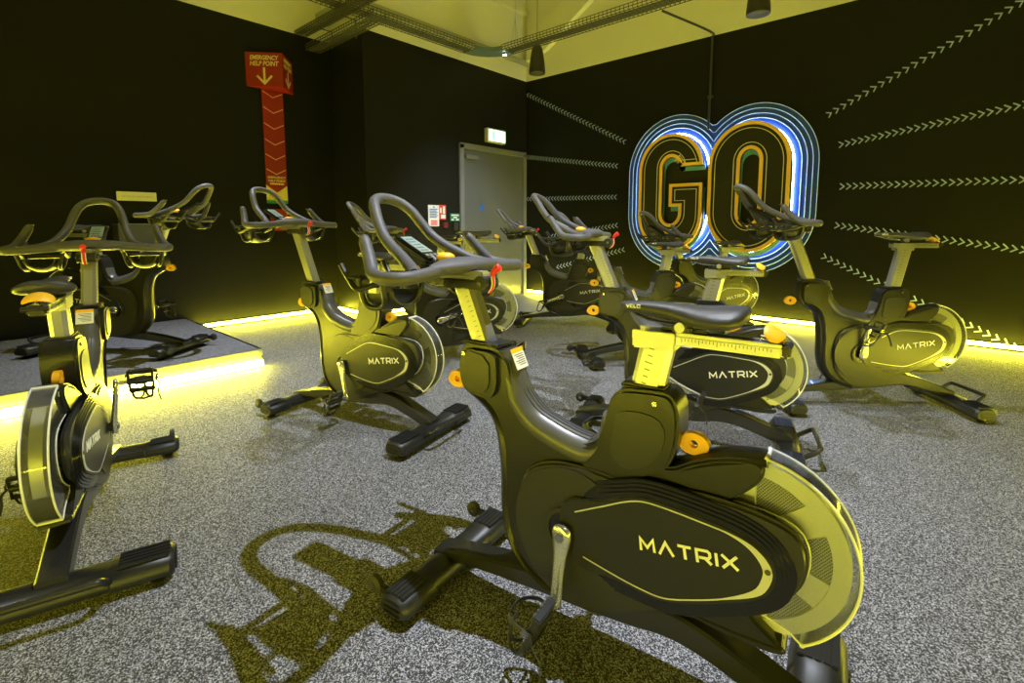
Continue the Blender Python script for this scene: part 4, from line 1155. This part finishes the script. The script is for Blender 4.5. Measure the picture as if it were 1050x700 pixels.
# exit sign
o = thing('exit_sign', 'glowing pale green exit sign above the grey door', 'exit sign', (XB, 5.16, 2.21))
off = Vector(o.location)
mb = MB(); mb.box(Vector((XB + .035, 5.16, 2.30)) - off, (.07, .37, .19), mat('exit_case', (.5, .5, .5), .5), bev=.006); link('case', mb.mesh('case'), o)
mb = MB(); mb.box(Vector((XB + .0715, 5.16, 2.30)) - off, (.004, .33, .15), mat('exit_panel', (.7, .95, .8), .4, emit=(.62, 1.0, .78), es=2.6)); link('lit_panel', mb.mesh('lit_panel'), o)
mb = MB(); mg = mat('exit_green', (.2, .7, .45), .5, emit=(.35, .85, .6), es=1.2)
mb.box(Vector((XB + .0740, 5.09, 2.30)) - off, (.001, .05, .11), mg)
Pq = [(5.15, 2.30), (5.27, 2.30)]
T = Matrix.Translation(-off) @ Matrix(((0, 1, 0, 0), (1, 0, 0, 0), (0, 0, 1, 0), (0, 0, 0, 1)))
for Pq in ([(5.15, 2.30), (5.28, 2.30)], [(5.24, 2.335), (5.28, 2.30), (5.24, 2.265)]):
    mb.ribbon(offset(Pq, .006, False), offset(Pq, -.006, False), XB + .0737, XB + .0745, mg, T=T)
link('pictogram', mb.mesh('pictogram'), o)
# notices beside the door
M_NW = mat('notice_white', (.78, .80, .82), .5); M_NB = mat('notice_blue', (.05, .13, .42), .5); M_NR = mat('notice_red', (.62, .05, .04), .5); M_NG = mat('notice_green', (.01, .18, .11), .5)
def notice(y0, y1, z0, z1, base, rows, lab, top=None):
    o = thing('notice', lab, 'notice', (XB, (y0 + y1) / 2, z0)); off = Vector(o.location)
    mb = MB(); mb.box(Vector((XB + .003, (y0 + y1) / 2, (z0 + z1) / 2)) - off, (.006, y1 - y0, z1 - z0), base); link('board', mb.mesh('board'), o)
    mb = MB()
    for (a, b, c, d, m) in rows:
        mb.box(Vector((XB + .0065, y0 + (y1 - y0) * (a + b) / 2, z0 + (z1 - z0) * (c + d) / 2)) - off, (.002, (y1 - y0) * (b - a), (z1 - z0) * (d - c)), m)
    link('printing', mb.mesh('printing'), o)
notice(3.974, 4.146, 1.045, 1.312, M_NW, [(.45, .58, .87, .94, M_NB)] + [(.12, .86 - .1 * (i % 2), .78 - .075 * i, .825 - .075 * i, M_NB) for i in range(6)] + [(.22, .84, .22 - .085 * i, .275 - .085 * i, M_NR) for i in range(3)], 'tall white notice with blue and red lines of print left of the grey door')
notice(4.150, 4.262, 1.130, 1.317, M_NR, [(.10, .35, .45, .80, M_NW), (.55, .85, .40, .90, M_NW), (.25, .9, .08, .34, M_NW)], 'small red fire notice touching the tall white notice')
notice(4.338, 4.499, 1.110, 1.212, M_NG, [(.1, .9, .68, .86, M_NW), (.3, .7, .38, .58, M_NW), (.1, .35, .12, .3, M_NW), (.6, .9, .12, .3, M_NW)], 'small dark green notice beside the grey door frame')
mb = MB(); mb.box((XB + .02, 4.23, 1.06), (.04, .075, .075), mat('callpoint', (.12, .01, .01), .4), bev=.004)
tag(link('fire_call_point', mb.mesh('fire_call_point')), 'dark red square call point below the small red notice', 'call point')
mb = MB(); mb.box((XB + .015, 4.42, 1.04), (.03, .08, .11), M_BLACK, bev=.004)
tag(link('door_release', mb.mesh('door_release')), 'small dark box below the green notice', 'switch')

# ------------------------------------------------------------------ lights
def spot(i, x, y, z, wk, cone, ax, ay):
    root = thing('spotlight', ['ceiling spotlight over the nearest bike', 'ceiling spotlight over the stage edge', 'ceiling spotlight over the middle bikes', 'ceiling spotlight aimed at the grey door', 'ceiling spotlight near the door corner', 'ceiling spotlight towards the right wall'][i % 6], 'spotlight', (x, y, z))
    mb = MB(); mb.lathe([(0, .16), (.045, .16), (.05, .15), (.05, .0), (.046, -.002), (.044, .02), (0, .02)], M_BLACK, seg=24); link('can', mb.mesh('can'), root)
    mb = MB(); mb.tube([(0, 0, .16), (0, 0, HC - z)], .006, M_STRAP, seg=6); link('stem', mb.mesh('stem'), root)
    l = bpy.data.lights.new('spot_lamp', 'SPOT'); l.energy = SPOT_W * wk; l.color = (.84, .89, 1.0); l.spot_size = R(cone); l.spot_blend = 1.0; l.shadow_soft_size = .016
    lo = bpy.data.objects.new('spot_lamp', l); C.objects.link(lo); lo.parent = root; lo.location = (0, 0, -.01)
    d = Vector((ax, ay, -3.3)); lo.rotation_euler = d.to_track_quat('-Z', 'Y').to_euler()
for i, s_ in enumerate(SPOTS): spot(i, *s_)
# small lit lamp clipped on the tray near the corner
o = thing('tray_lamp', 'tiny bright lamp on the cable tray near the room corner', 'lamp', (-4.52, 4.86, 3.235))
mb = MB(); mb.lathe([(0, .02), (.03, .02), (.034, .0), (.03, -.004), (0, -.004)], M_BLACK, seg=20); link('rim', mb.mesh('rim'), o)
mb = MB(); mb.lathe([(0, -.004), (.026, -.004), (.022, -.012), (0, -.014)], mat('lamp_white', (1, 1, 1), .4, emit=(.95, .98, 1), es=30), seg=20); link('bulb', mb.mesh('bulb'), o)
